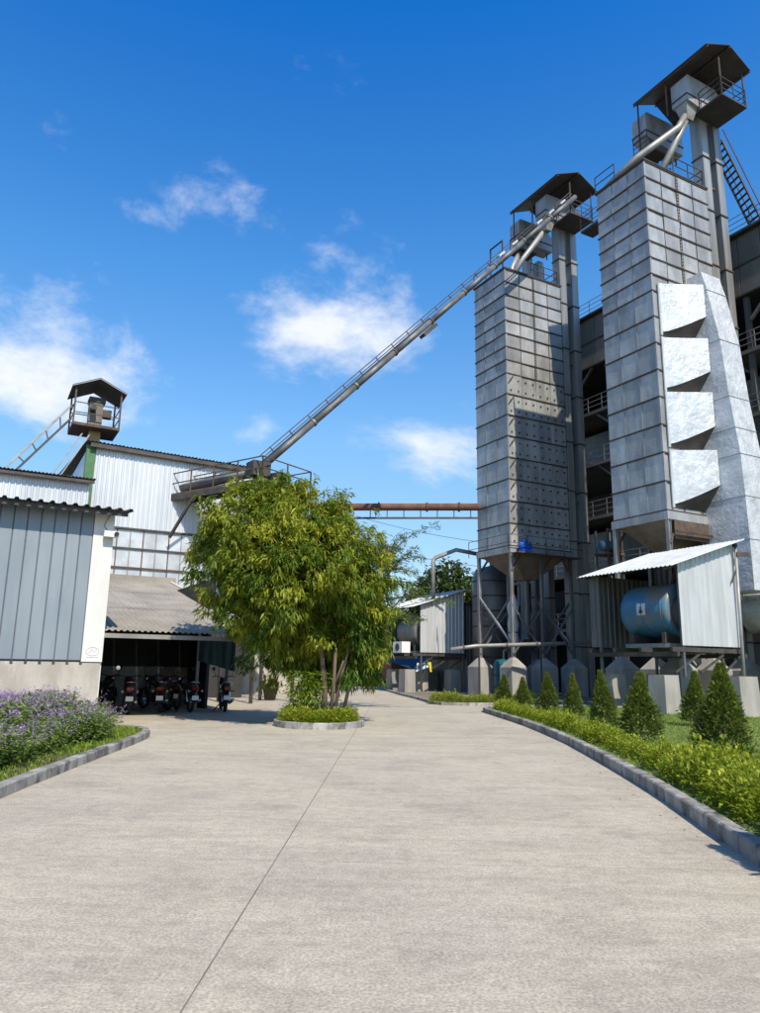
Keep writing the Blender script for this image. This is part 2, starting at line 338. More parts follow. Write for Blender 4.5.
def railing(m, pts, h=1.0, n_mid=1, step=1.4, w=.045):
    for a, b in zip(pts[:-1], pts[1:]):
        a, b = Vector(a), Vector(b); L = (b - a).length; n = max(1, round(L / step))
        for i in range(n + 1):
            p = a.lerp(b, i / n); m.bar(p, p + Vector((0, 0, h)), w)
        for j in range(n_mid + 1):
            dz = Vector((0, 0, h * (1 - j / (n_mid + 1)))); m.bar(a + dz, b + dz, w * .9)
    return m
def leaves(name, pos, dirs, L, Wd, mat, tint, parent=None, fold=.2):
    n = len(pos); pos = np.asarray(pos, float); d = np.asarray(dirs, float); d /= np.linalg.norm(d, axis=1)[:, None] + 1e-9
    up = np.tile([0., 0., 1.], (n, 1)) + RNG.normal(0, .35, (n, 3))
    side = np.cross(d, up); side /= np.linalg.norm(side, axis=1)[:, None] + 1e-9
    nor = np.cross(side, d); L = np.broadcast_to(L, (n,))[:, None]; Wd = np.broadcast_to(Wd, (n,))[:, None]
    mid = pos + d * L * .45
    V = np.empty((n, 4, 3)); V[:, 0] = pos; V[:, 1] = mid + side * Wd / 2 + nor * Wd * fold; V[:, 2] = pos + d * L - np.array([0, 0, 1]) * L * .12; V[:, 3] = mid - side * Wd / 2 + nor * Wd * fold
    me = bpy.data.meshes.new(name); me.vertices.add(4 * n); me.vertices.foreach_set('co', V.ravel())
    b = np.arange(n)[:, None] * 4
    tri = np.concatenate([b + [0, 2, 1], b + [0, 3, 2]], 1).reshape(-1)
    me.loops.add(6 * n); me.loops.foreach_set('vertex_index', tri); me.polygons.add(2 * n)
    me.polygons.foreach_set('loop_start', np.arange(2 * n) * 3); me.polygons.foreach_set('loop_total', np.full(2 * n, 3))
    me.materials.append(MATS[mat])
    a = me.attributes.new('tint', 'FLOAT', 'POINT'); a.data.foreach_set('value', np.repeat(np.clip(tint, 0, 1), 4).astype(np.float32))
    me.update(calc_edges=True); me.validate(clean_customdata=False)
    return me
def rdir(n, up=0.0):
    v = RNG.normal(0, 1, (n, 3)); v[:, 2] += up; return v / np.linalg.norm(v, axis=1)[:, None]

# ------------------------------------------------------------------ ground, driveway, kerbs
g = MB(); g.add([(-1200, -300, -.06), (1200, -300, -.06), (1200, 2500, -.06), (-1200, 2500, -.06)], [(0, 1, 2, 3)])
struct(g.build('ground', 'earth', fix=False))
drive = struct(MB().box(-16.05, 12.05, -6.1, 66.6, -.055, -.007).build('driveway', 'jointfill')); drive.rotation_euler = (0, 0, rad(-1.35))
colx = [-16, -7.05, -1.02, 5.4, 12]; rowy = [-6, 6.87, 18.6, 30.4, 42.4, 54.4, 66.5]
for i in range(4):
    for j in range(6):
        x0, x1, y0, y1 = colx[i] + .0035, colx[i + 1] - .0035, rowy[j] + .0035, rowy[j + 1] - .0035; c = .002
        m = MB(); m.add([(x0, y0, -.03), (x1, y0, -.03), (x1, y1, -.03), (x0, y1, -.03), (x0, y0, -c), (x1, y0, -c), (x1, y1, -c), (x0, y1, -c), (x0 + c, y0 + c, 0), (x1 - c, y0 + c, 0), (x1 - c, y1 - c, 0), (x0 + c, y1 - c, 0)],
              [(0, 1, 5, 4), (1, 2, 6, 5), (2, 3, 7, 6), (3, 0, 4, 7), (4, 5, 9, 8), (5, 6, 10, 9), (6, 7, 11, 10), (7, 4, 8, 11), (8, 9, 10, 11)])
        o = m.build('concrete_slab', 'slab', drive); o.data.materials.append(MATS['jointfill'])
        for p in o.data.polygons: p.material_index = 0 if p.normal.z > .95 else 1

def resample(pts, step, closed=False):
    P = [Vector((p[0], p[1], 0)) for p in pts]
    if closed: P = P + [P[0]]
    # Catmull-Rom then even steps
    D = []
    for i in range(len(P) - 1):
        p0 = P[i - 1] if i > 0 else (P[-2] if closed else P[0]); p3 = P[i + 2] if i + 2 < len(P) else (P[1] if closed else P[-1])
        for k in range(24):
            t = k / 24; p1, p2 = P[i], P[i + 1]
            D.append(.5 * ((2 * p1) + (p2 - p0) * t + (2 * p0 - 5 * p1 + 4 * p2 - p3) * t * t + (3 * p1 - p0 - 3 * p2 + p3) * t ** 3))
    D.append(P[-1].copy()); out = [D[0]]; acc = 0
    for a, b in zip(D[:-1], D[1:]):
        L = (b - a).length; pos = 0
        while acc + (L - pos) >= step:
            pos += step - acc; acc = 0; out.append(a.lerp(b, pos / L))
        acc += L - pos
    if not closed and (out[-1] - D[-1]).length > step * .3: out.append(D[-1])
    return out
def kerb(name, pts, side, step=.55, w=.17, h=.15, closed=False):
    # pts run along the road face; the kerb lies on the given side (+1 left of travel)
    P = resample(pts, step, closed); root = struct(bpy.data.objects.new(name, None)); COL.objects.link(root); n = len(P)
    rng_ = range(n if closed else n - 1); nor = []
    for i in range(n):
        a = P[(i - 1) % n] if (closed or i > 0) else P[i]; b = P[(i + 1) % n] if (closed or i < n - 1) else P[i]
        d = (b - a).normalized(); nor.append(Vector((-d.y, d.x, 0)) * side)
    for i in rng_:
        j = (i + 1) % n; a, b = P[i], P[j]; d = (b - a).normalized() * .004; hz = h + random.uniform(-.005, .005); c = .018
        ox = nor[i] * random.uniform(-.004, .004)
        a0, b0, a1, b1 = a + d + ox, b - d + ox, a + d + nor[i] * w + ox, b - d + nor[j] * w + ox
        vs = [(a0.x, a0.y, -.05), (b0.x, b0.y, -.05), (b1.x, b1.y, -.05), (a1.x, a1.y, -.05), (a0.x, a0.y, hz - c), (b0.x, b0.y, hz - c), (b1.x, b1.y, hz - c), (a1.x, a1.y, hz - c)]
        t = [a0 + nor[i] * c + d * 2, b0 + nor[j] * c - d * 2, b1 - nor[j] * c - d * 2, a1 - nor[i] * c + d * 2]
        vs += [(q.x, q.y, hz) for q in t]
        MB().add(vs, [(0, 3, 2, 1), (0, 1, 5, 4), (1, 2, 6, 5), (2, 3, 7, 6), (3, 0, 4, 7), (4, 5, 9, 8), (5, 6, 10, 9), (6, 7, 11, 10), (7, 4, 8, 11), (8, 9, 10, 11)]).build('kerb_stone', 'kerb', root)
    return P
RK = [(2.85, 2.5), (3.1, 4.8), (3.33, 6.89), (3.62, 9.2), (3.87, 11.43), (4.15, 15), (4.33, 18.19), (4.36, 23), (4.10, 28.6), (4.12, 29.8), (4.5, 30.7), (5.6, 31.3), (8, 32.6), (11, 34.2)]
kR = kerb('kerb_right', RK, -1, h=.17)
LK = [(-3.9, 2.5), (-4.25, 6), (-4.58, 9.59), (-4.78, 12.38), (-5.03, 16.48), (-5.25, 17.9), (-5.75, 18.75), (-7, 19.2), (-9.5, 18.3), (-13, 16.4)]
kL = kerb('kerb_left', LK, 1, h=.15)
MK = [(-.6, 72), (.2, 58), (1.2, 47), (2.0, 40.5), (2.35, 37), (2.5, 35.2), (3.1, 34.1), (4.4, 34.1), (5.8, 35.0), (8, 36.6)]
kM = kerb('kerb_plant_yard', MK, 1, h=.13)
ISL = (-1.62, 21.65)
kI = kerb('kerb_tree_island', [(ISL[0] + 1.28 * math.cos(t), ISL[1] + 1.42 * math.sin(t)) for t in [2 * math.pi * k / 12 for k in range(12)]], 1, step=.42, w=.14, h=.17, closed=True)
def sheet(name, poly, z, mat, kind=True):
    m = MB(); m.add([(x, y, z) for x, y in poly], [tuple(range(len(poly)))]); o = m.build(name, mat, fix=False)
    if o.data.polygons[0].normal.z < 0: o.data.flip_normals()
    return struct(o) if kind else o
def inner(P, off, side):
    out = []
    for i in range(len(P)):
        d = (P[min(i + 1, len(P) - 1)] - P[max(i - 1, 0)]).normalized(); q = P[i] + Vector((-d.y, d.x, 0)) * side * off; out.append((q.x, q.y))
    return out
lawn_poly = inner(kR, .15, -1) + [(30, 40), (30, 2.5)]
sheet('lawn', lawn_poly, .11, 'lawn')
bed_poly = inner(kL, .15, 1) + [(-14, 15), (-14, 2.5)]
sheet('flower_bed_soil', bed_poly, .10, 'soil')
sheet('island_soil', [(ISL[0] + 1.16 * math.cos(t), ISL[1] + 1.30 * math.sin(t)) for t in [2 * math.pi * k / 24 for k in range(24)]], .12, 'soil')
sheet('plant_yard', inner(kM, .14, 1)[:0] + inner(kM, .14, 1) + [(14, 40), (60, 60), (60, 100), (8, 100)], .03, 'earth')

# ------------------------------------------------------------------ dryer towers
P1 = (7.88, 44.0); C2 = (13.22, 33.3)
TW, TD, ZB, ZM, ZT = 4.78, 3.3, 8.9, 19.95, 27.2
ROWS = [ZB + (ZM - ZB) / 8 * i for i in range(8)] + [ZM + (ZT - ZM) / 8 * i for i in range(9)]
def tower(o, label, studs, skirt):
    r = thing('dryer_tower', label, 'tower', (*o, 0), group='grain dryer towers')
    MB().box(.05, TW - .0, .05, TD, ZB, ZT).build('tower_core', 'galv_dark', r)
    for i in range(16):
        z0, z1 = ROWS[i], ROWS[i + 1]; h = z1 - z0 - .03
        cw = TW / 4
        for c in range(4):
            link('cladding_panel', panel_mesh(cw - .03, h, .05, 'galv'), r, (c * cw + .015, .05, z0 + .015), (rad(random.gauss(0, .45)), 0, rad(random.gauss(0, .35))))
        cw = TD / 3
        for c in range(3):
            link('cladding_panel', panel_mesh(cw - .03, h, .05, 'galv'), r, (.05, TD - c * cw - .015, z0 + .015), (rad(random.gauss(0, .45)), 0, -math.pi / 2 + rad(random.gauss(0, .35))))
    ra = MB().box(-.05, TW + .02, -.05, 0.05, -.035, .035).mesh('rib', 'rib'); rb = MB().box(-.05, .05, .052, TD + .02, -.034, .034).mesh('rib', 'rib')
    for z in ROWS: link('rib', ra, r, (0, 0, z)); link('rib', rb, r, (0, 0, z))
    for x, w, mt in ((TW / 4, .03, 'rib'), (TW / 2 - .07, .03, 'rib'), (TW / 2 + .07, .03, 'rib'), (TW * .75, .03, 'rib')):
        MB().box(x - w / 2, x + w / 2, -.022, .04, ZM if studs else ZB, ZT - .05).build('batten', mt, r)
    m = MB()
    for k in range(40): z = ZM + .1 + k * (ZT - ZM - .2) / 40; m.box(TW / 2 - .055, TW / 2 + .055, -.018, .03, z, z + .05)
    m.build('ladder_rungs', 'rust', r)
    for y in (TD / 3, TD * 2 / 3): MB().box(-.022, .04, y - .022, y + .022, ZB, ZT - .05).build('batten', 'pipe_grey', r)
    MB().box(-.03, .06, -.032, .07, ZB, ZT - .04).build('corner_angle', 'galv', r)
    if studs:
        m = MB()
        for i in range(8):
            for zz in (.22, .72):
                z = ROWS[i] + (ROWS[i + 1] - ROWS[i]) * zz
                for c in range(8): x = .3 + c * .6; m.box(x - .045, x + .045, -.06, .02, z - .045, z + .045)
        tag(m.build('bolt_studs', 'rib', r), kind='stuff')
        for i in range(8):
            z = ROWS[i] + .75; MB().bar((.08, -.08, z), (.5, -.08, z + .55), .04).build('hatch_lever', 'steel_dark', r)
    # base ring beam, hopper, legs
    for b in ((-.06, TW + .06, -.07, .12), (-.06, TW + .06, TD - .1, TD + .08)): MB().box(b[0], b[1], b[2], b[3], ZB - .42, ZB - .04).build('base_beam', 'galv', r)
    for b in ((-.07, .12, .122, TD - .102), (TW - .1, TW + .08, .122, TD - .102)): MB().box(b[0], b[1], b[2], b[3], ZB - .42, ZB - .04).build('base_beam', 'galv', r)
    m = MB(); m.add([(.12, .12, ZB - .3), (TW - .12, .12, ZB - .3), (TW - .12, TD - .12, ZB - .3), (.12, TD - .12, ZB - .3), (1.9, 1.15, 7.1), (2.9, 1.15, 7.1), (2.9, 2.15, 7.1), (1.9, 2.15, 7.1)],
            [(0, 1, 5, 4), (1, 2, 6, 5), (2, 3, 7, 6), (3, 0, 4, 7), (4, 5, 6, 7), (0, 3, 2, 1)])
    m.build('hopper', 'hopper', r)
    MB().path([(2.4, 1.65, 7.2), (2.4, 1.65, 4.2), (2.1, 1.3, 3.3)], .28, 10).build('discharge_spout', 'galv_dark', r)
    pos = [(u, v) for v in (.03, TD - .05) for u in (.05, 2.38, TW - .05)]
    for u, v in pos:
        MB().box(u - .09, u + .09, v - .015, v + .015, 2.2, ZB - .42).box(u - .09, u - .07, v - .09, v + .09, 2.2, ZB - .42).box(u + .07, u + .09, v - .09, v + .09, 2.2, ZB - .42).build('leg', 'pipe_grey' if u < 2 else 'galv_dark', r)  # lit legs paler, the rest darker: sunlight and shadow put into the colour
        MB().box(u - .56, u + .56, v - .56, v + .56, -.05, 1.72).frustum((u, v), .56, .56, .12, .12, 1.72, 2.28).build('concrete_pier', 'pier', r)
    for v in (0.0, TD):
        for a, b in ((.05, 2.38), (2.38, TW - .05)):
            MB().bar((a, v - .06, 2.5), (b, v - .06, 5.4), .09).build('brace', 'galv_dark', r); MB().bar((b, v + .04, 2.5), (a, v + .04, 5.4), .09).build('brace', 'galv_dark', r)
        for a, s in ((.05, 1), (2.38, 1), (TW - .05, -1)): MB().bar((a, v, ZB - 1.5), (a + s * .75, v, ZB - .45), .1).build('knee_brace', 'rust', r)
    for u in (.05, TW - .05): MB().bar((u, .05, 3.0), (u, TD - .05, 6.0), .1).build('brace', 'galv', r); MB().bar((u + .06, TD - .05, 3.0), (u + .06, .05, 6.0), .09).build('brace', 'galv_dark', r)
    # top deck and railing
    MB().box(-.08, TW + .08, -.08, TD + .08, ZT + .037, ZT + .12).build('top_deck', 'steel_dark', r)
    railing(MB(), [(-.05, TD, ZT + .1), (-.05, 1.9, ZT + .1)], .95).build('railing', 'steel_dark', r)
    railing(MB(), [(2.2, -.03, ZT + .1), (4.5, -.03, ZT + .1), (4.5, 1.2, ZT + .1)], .95).build('railing', 'steel_dark', r)
    if skirt:
        MB().box(.3, TW, -.12, -.08, ZB - 1.3, ZB - .43).build('rusty_apron', 'rust', r)
        MB().bar((.2, -.3, ZB - 1.0), (TW, -.3, ZB - 1.0), .08).build('apron_rail', 'steel_dark', r)
    else:
        m = MB(); railing(m, [(-.7, TD, ZB - .45), (-.7, -.7, ZB - .45), (TW + .3, -.7, ZB - .45)], 1.0, 1, 1.6, .035); m.build('walkway_rail', 'rust', r)
        MB().box(-.0, TW + .3, -.75, -.09, ZB - .5, ZB - .45).build('walkway_deck', 'rust', r)
    return r
t1 = tower(P1, 'far grain dryer tower with square grey panels and rows of bolts, studded front', True, False)
t2 = tower(C2, 'near grain dryer tower with square grey panels and white wrapped ducts', False, True)
# blue motor on the far tower's walkway
m = thing('geared_motor', 'small bright blue motor on the far tower base walkway', 'motor', g2w(P1, .75, -.45, ZB - .45))
MB().lathe([(.0, -.38), (.2, -.38), (.22, -.3), (.22, .3), (.2, .38), (0, .38)], (0, 0, .42), 'x', 14).build('motor_body', 'blue_motor', m, True)
MB().box(-.3, .3, -.25, .25, 0, .2).build('motor_base', 'blue_motor', m); MB().box(-.1, .15, -.12, .12, .63, .8).build('terminal_box', 'blue_motor', m)

# ------------------------------------------------------------------ bucket elevators with canopies
def elevator(o, label, hut_label, zr=34.0):
    r = thing('bucket_elevator', label, 'elevator', (*o, 0), group='bucket elevators')
    tr = {}
    def trunk(u0, u1, v0, v1, z1):
        MB().box(u0, u1, v0, v1, -.05, z1).build('trunk', 'trunk_steel', r)
        z = 3.0
        while z < z1 - .5: MB().box(u0 - .05, u1 + .05, v0 - .05, v1 + .05, z, z + .07).build('flange', 'rib', r); z += 3.3
    trunk(4.88, 5.44, .08, .76, 32.0); trunk(5.98, 6.52, .08, .76, 32.02)
    trunk(4.95, 5.4, 3.45, 4.1, 31.3); trunk(5.95, 6.45, 3.45, 4.1, 31.32)
    for z in (12.2, 21.8, 27.8):
        MB().box(5.5, 6.02, .3, .4, z, z + .12).build('trunk_tie', 'rust', r)
    for v0, dz in ((-.3, .1), (2.55, -.2)):
        m = MB(); m.prism([(3.45, v0, 32.1 + dz), (4.6, v0, 31.9 + dz), (6.55, v0, 31.9 + dz), (6.55, v0, 33.0 + dz), (5.9, v0, 33.7 + dz), (3.6, v0, 33.7 + dz), (3.45, v0, 33.5 + dz)], (0, 1.0, 0)); m.build('head_casing', 'galv', r)
        MB().box(3.41, 6.59, v0 - .03, v0 + 1.03, 32.4 + dz, 32.47 + dz).build('casing_flange', 'rib', r)
        m = MB(); m.add([(3.5, v0 + .1, 32.2 + dz), (3.5, v0 + .9, 32.2 + dz), (4.5, v0 + .9, 32.2 + dz), (4.5, v0 + .1, 32.2 + dz), (3.75, v0 + .3, 31.2 + dz), (3.75, v0 + .7, 31.2 + dz), (4.2, v0 + .7, 31.2 + dz), (4.2, v0 + .3, 31.2 + dz)],
                [(0, 1, 5, 4), (1, 2, 6, 5), (2, 3, 7, 6), (3, 0, 4, 7), (4, 5, 6, 7), (0, 3, 2, 1)]); m.build('spout_hopper', 'pipe_grey', r)
    # two platforms, railings, canopy
    MB().box(4.35, 6.42, -1.75, .06, 31.75, 31.85).build('platform_deck', 'canopy', r)
    MB().box(3.2, 4.85, 2.3, 3.4, 30.9, 31.0).build('platform_deck', 'canopy', r)
    railing(MB(), [(4.38, -.35, 31.85), (4.38, -1.72, 31.85), (6.38, -1.72, 31.85), (6.38, .0, 31.85)], 1.05, 2, 1.2, .04).build('railing', 'steel_dark', r)
    railing(MB(), [(3.25, 3.35, 31.0), (3.25, 2.35, 31.0)], 1.05, 2, 1.2, .04).build('railing', 'steel_dark', r)
    for u, v, zz in ((3.3, 2.9, 30.95), (6.3, 2.9, 31.2), (6.36, -1.68, 31.85), (3.3, .9, 31.9), (4.42, -1.68, 31.85)):
        MB().box(u - .035, u + .035, v - .035, v + .035, zz, zr + .12).build('canopy_post', 'rust', r)
    u0, u1, um, zrg, v0, v1 = 2.98, 6.62, 4.95, zr + .85, -2.05, 3.0
    for s in range(6):
        a = v0 + (v1 - v0) * s / 6; b = v0 + (v1 - v0) * (s + 1) / 6 - .01
        MB().prism([(u0, a, zr), (um, a, zrg), (um, a, zrg + .05), (u0, a, zr + .05)], (0, b - a, 0)).build('roof_sheet', 'canopy', r)
        MB().prism([(um, a, zrg), (u1, a, zr - .05), (u1, a, zr), (um, a, zrg + .05)], (0, b - a, 0)).build('roof_sheet', 'canopy', r)
    for u, z in ((u0 + .1, zr - .03), (um, zrg - .08), (u1 - .1, zr - .08)): MB().box(u - .04, u + .04, v0, v1, z - .06, z).build('purlin', 'rust', r)
    # drive motor
    MB().lathe([(0, 0), (.22, 0), (.22, .7), (0, .7)], (5.6, -1.1, 32.5), 'y', 12).build('drive_motor', 'rust', r)
    MB().box(5.3, 5.9, -1.2, -.35, 31.86, 32.3).build('motor_stand', 'white_sheet', r)
    return r
elevator(P1, 'bucket elevator with dark gabled canopy behind the far dryer tower', '')
elevator(C2, 'taller looking bucket elevator with dark canopy behind the near dryer tower', '')
# grain spouts on the near tower
def tubething(name, label, cat, pts, r, mat, group=None, n=10, bands=0):
    o = thing(name, label, cat, (0, 0, 0), 0, group); MB().path(pts, r, n).build('tube', mat, o, True)
    if bands:
        for a, b in zip(pts[:-1], pts[1:]):
            a, b = Vector(a), Vector(b); k = max(1, int((b - a).length / bands))
            for i in range(1, k + 1):
                p = a.lerp(b, i / (k + 1)); d = (b - a).normalized() * .05; MB().path([p - d, p + d], r + .03, n).build('flange', 'rust', o)
    return o
tubething('grain_spout', 'steeper grey grain spout dropping from the near elevator head', 'pipe', [g2w(C2, 4.0, .2, 31.6), g2w(C2, 3.5, .35, 30.5), g2w(C2, 2.0, .9, 27.3)], .19, 'pipe_grey')
tubething('grain_spout', 'long shallow grey grain spout along the near tower top left edge', 'pipe', [g2w(C2, 4.0, .15, 31.9), g2w(C2, 3.2, .2, 30.6), g2w(C2, .7, 1.0, 28.3), g2w(C2, .2, 2.8, 27.35)], .19, 'pipe_grey')
tubething('grain_spout', 'short grey grain spout on top of the far dryer tower', 'pipe', [g2w(P1, 4.0, .3, 31.6), g2w(P1, 2.6, 1.2, 29.3), g2w(P1, 1.6, 1.6, 27.3)], .18, 'pipe_grey')
tubething('grain_spout', 'rear grey grain spout on top of the far dryer tower', 'pipe', [g2w(P1, 3.9, 2.8, 31.4), g2w(P1, 2.6, 2.4, 29.2), g2w(P1, 2.4, 2.2, 27.3)], .18, 'pipe_grey')

# ------------------------------------------------------------------ white wrapped ducts on the near tower
d = thing('wrapped_duct', 'tall white foil wrapped duct with four side hoods on the near tower', 'duct', (*C2, 0))
zs = [21.3, 20.2, 17.35, 14.4, 12.8, 11.5, 9.5, 7.5, 5.2]; vf = [-.85, -1.09, -1.58, -1.8, -1.98, -2.12, -2.17, -2.2, -2.2]
u0s = [2.62] * 9; u1s = [4.02, 4.06, 4.08, 4.1, 4.12, 4.15, 4.18, 4.2, 4.22]
for i in range(8):
    a, b = i, i + 1; e = .012
    vs = [(u0s[a], -.02, zs[a] - e), (u0s[a], vf[a], zs[a] - e), (u1s[a], vf[a], zs[a] - e), (u1s[a], -.02, zs[a] - e), (u0s[b], -.02, zs[b] + e), (u0s[b], vf[b], zs[b] + e), (u1s[b], vf[b], zs[b] + e), (u1s[b], -.02, zs[b] + e)]
    MB().add(vs, [(0, 1, 2, 3), (7, 6, 5, 4), (0, 4, 5, 1), (1, 5, 6, 2), (2, 6, 7, 3), (3, 7, 4, 0)]).build('duct_section', 'foil', d)
    if i: MB().box(u0s[a] - .025, u1s[a] + .025, vf[a] - .025, -.02, zs[a] - .011, zs[a] + .011).build('duct_seam', 'foil_seam', d)
for k, zt in enumerate((20.3, 17.42, 14.62, 11.72)):
    zb = zt - 2.62; w = .85; nseg = 6; vs = []; fs = []
    # hood: closed against the tower at the left, growing outwards and lifting its lip towards the duct
    for i in range(nseg + 1):
        t = i / nseg; u = .42 + (2.6 - .42) * t; vv = -.10 - w * t ** 1.1; lip = zb + .12 + 1.0 * t ** 1.2
        vs += [(u, -.055, zb), (u, -.055, zt + .1 + .12 * t), (u, vv, zt + .1 + .12 * t), (u, vv, lip), (u, vv * .5 - .03, zb + .1 + .45 * t ** 1.4)]
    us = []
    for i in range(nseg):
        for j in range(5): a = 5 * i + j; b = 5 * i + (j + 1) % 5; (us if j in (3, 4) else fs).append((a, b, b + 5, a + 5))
    fs += [(4, 3, 2, 1, 0), tuple(5 * nseg + j for j in range(5))]
    h = MB().add(vs, fs).build('side_hood', 'foil_smooth', d, fix=False)
    MB().add(vs, us).build('shaded_bare_underside', 'steel_dark', h, fix=False)  # bare metal, darkened to hold the shade under the hood in its colour
    MB().box(.30, .42, -.12, -.06, zb - .05, zt + .12).build('hood_flange', 'white_sheet', d)
MB().lathe([(0, -1.3), (.8, -1.3), (1.0, -1.1), (1.05, 0), (1.0, 1.1), (.8, 1.3), (0, 1.3)], (5.0, -1.5, 4.4), 'y', 22).build('fan_drum', 'foil', d, True)
MB().box(4.6, 5.4, -2.6, -.6, 3.1, 3.4).build('drum_saddle', 'rust', d)
for u in (4.3, 5.6): MB().box(u - .3, u + .3, -2.5, -1.3, -.05, 3.1).build('concrete_pier', 'pier', d)

# ------------------------------------------------------------------ process building behind the towers
B0 = g2w(C2, 8.6, -6, 0)
b = thing('process_building', 'tall brown grey clad plant building with open railed floors behind the towers', 'building', B0)
BL, BD = 31.0, 7.0; cz0, cz1 = 22.45, 26.05
nb = 22; cw = BL / nb
for i in range(nb):
    for z0, z1 in ((cz0, 24.25), (24.25, cz1)):
        link('cladding_panel', panel_mesh(cw - .05, z1 - z0 - .06, .06, 'clad'), b, (0, (i + 1) * cw - .025, z0 + .03), (0, 0, -math.pi / 2))
for z in (cz0, 24.25, cz1): MB().box(-.1, .06, -.05, BL + .05, z - .05, z + .05).build('cladding_rail', 'steel_dark', b)
MB().box(.07, BD, .0, BL, cz0 - .1, cz0 + .02).build('upper_floor', 'dark_int', b)
MB().box(-.35, BD + .3, -.4, BL + .4, cz1 + .06, cz1 + .2).build('roof_slab', 'steel_dark', b)
railing(MB(), [(-.2, -.2, cz1 + .2), (-.2, BL, cz1 + .2)], 1.0, 2, 1.6, .03).build('roof_railing', 'steel_dark', b)
MB().box(BD - .15, BD, 0, BL, 0, cz1).build('rear_wall', 'clad', b)
MB().box(.08, BD - .16, BL - .12, BL, 0, cz0 - .1).build('end_wall', 'clad', b); MB().box(2.0, BD - .16, .0, .12, 0, cz0 - .1).build('end_wall', 'clad', b)
for z in (19.2, 15.5, 11.8, 8.1, 4.4):
    MB().box(0, BD - .16, .13, BL - .13, z - .22, z).build('floor_deck', 'clad', b)
    railing(MB(), [(.06, .2, z), (.06, BL - .2, z)], 1.05, 2, 1.25, .05).build('floor_railing', 'pipe_grey', b)
for i in range(10):
    y = .1 + i * (BL - .2) / 9
    MB().box(.1, .35, y - .13, y + .13, -.05, cz0 - .1).build('column', 'galv_dark', b)
    for z in (19.2, 15.5):
        MB().bar((.2, y + .15, z - 1.3), (.2, min(y + 1.5, BL), z - .22), .14).build('knee_brace', 'galv_dark', b)
    if i: MB().bar((.02, y - .3, cz0 - 1.6), (.02, y - 1.9, cz0 - .12), .16).build('knee_brace', 'galv_dark', b)
MB().box(1.8, 5.5, 3, BL - 3, 15.5, 18.2).build('machine_casing', 'galv_dark', b); MB().box(1.6, 5.5, 2, BL - 2, 8.1, 11.0).build('machine_casing', 'galv_dark', b)
MB().box(1.2, 5.5, 1, BL - 1, 4.4, 7.2).build('machine_casing', 'dark_int', b); MB().box(1.5, 5.5, 2, BL - 2, .0, 4.1).build('machine_casing', 'dark_int', b)
# stair from the elevator platform down to the roof
s = thing('steel_stair', 'steep dark steel stair from elevator platform down to building roof', 'stair', (*C2, 0))
A, Bq = Vector((6.95, .6, 31.3)), Vector((8.9, -.1, 26.2))
sd_ = Vector((.31, .95, 0)).normalized() * .42
for sg in (-1, 1):
    MB().bar(A + sd_ * sg, Bq + sd_ * sg, .09).build('stringer', 'steel_dark', s)
    MB().bar(A + sd_ * sg + Vector((.2, 0, .75)), Bq + sd_ * sg + Vector((.2, 0, .75)), .045).build('handrail', 'rust', s)
for i in range(15):
    p = A.lerp(Bq, (i + .5) / 15); MB().bar(p - sd_, p + sd_, .12, .05).build('tread', 'steel_dark', s)
# bridge between the two elevator heads
s = thing('foot_bridge', 'thin dark railed foot bridge joining the two elevator canopies', 'bridge', (*C2, 0))
MB().box(5.6, 6.7, 3.6, 10.2, 30.45, 30.6).build('bridge_deck', 'steel_dark', s)
for u in (5.62, 6.68): railing(MB(), [(u, 3.6, 30.6), (u, 10.2, 30.6)], 1.0, 2, 1.5, .03).build('railing', 'steel_dark', s)
# low machine house behind the far tower
h = thing('machine_house', 'low dark grey clad machine house behind the far tower legs', 'building', g2w(P1, 2.6, 8.2))
hp = .9
for i in range(13):
    o = link('wall_sheet', corr(hp, .3, .04, 0, 6.0).mesh('wall_sheet', 'galv_dark') if i == 0 else hm, h, (i * hp, 0, 0)); hm = o.data
for i in range(6):
    link('wall_sheet', hm, h, (-.01, (i + 1) * hp, 0), (0, 0, -math.pi / 2))
MB().box(-.25, 11.9, -.3, 5.8, 6.01, 6.15).build('roof_slab', 'steel_dark', h)
s = thing('storage_bin', 'dark ribbed round storage bin behind the far tower left leg', 'silo', g2w(P1, 2.7, 5.6))
MB().lathe([(0, 0), (1.25, 0), (1.25, 7.6), (1.0, 8.2), (0, 8.5)], (0, 0, 0), 'z', 28).build('bin_shell', 'galv_dark', s, True)
for k in range(8): MB().lathe([(1.245, k + .3), (1.29, k + .33), (1.29, k + .38), (1.245, k + .41)], (0, 0, 0), 'z', 28).build('bin_hoop', 'steel_dark', s)
# teal tank and clutter under the far tower
s = thing('chemical_tank', 'dark teal upright tank beside the far tower left pier', 'tank', g2w(P1, .9, 2.0))
MB().lathe([(0, 0), (.62, 0), (.65, .1), (.65, 1.9), (.5, 2.15), (0, 2.25)], (0, 0, 0), 'z', 20).build('tank_body', 'teal', s, True)
for z in (.5, 1.2): MB().lathe([(.64, z), (.68, z + .03), (.68, z + .09), (.64, z + .12)], (0, 0, 0), 'z', 20).build('tank_band', 'steel_dark', s)
MB().path([(0, 0, 2.2), (0, 0, 2.7), (.5, 0, 2.9)], .07, 8).build('tank_pipe', 'pipe_grey', s)
s = thing('dust_bag', 'white hanging cloth dust bag under the far tower hopper', 'bag', g2w(P1, 1.2, 1.4, 2.9))
MB().lathe([(0, 0), (.25, .02), (.33, .4), (.27, .9), (.36, 1.4), (.24, 1.9), (.38, 2.4), (.30, 2.8), (.15, 3.2)], (0, 0, 0), 'z', 14).build('bag_body', 'white_sheet', s, True)
MB().lathe([(.24, .86), (.29, .88), (.29, .94), (.24, .96)], (0, 0, 0), 'z', 14).build('bag_strap', 'black', s)
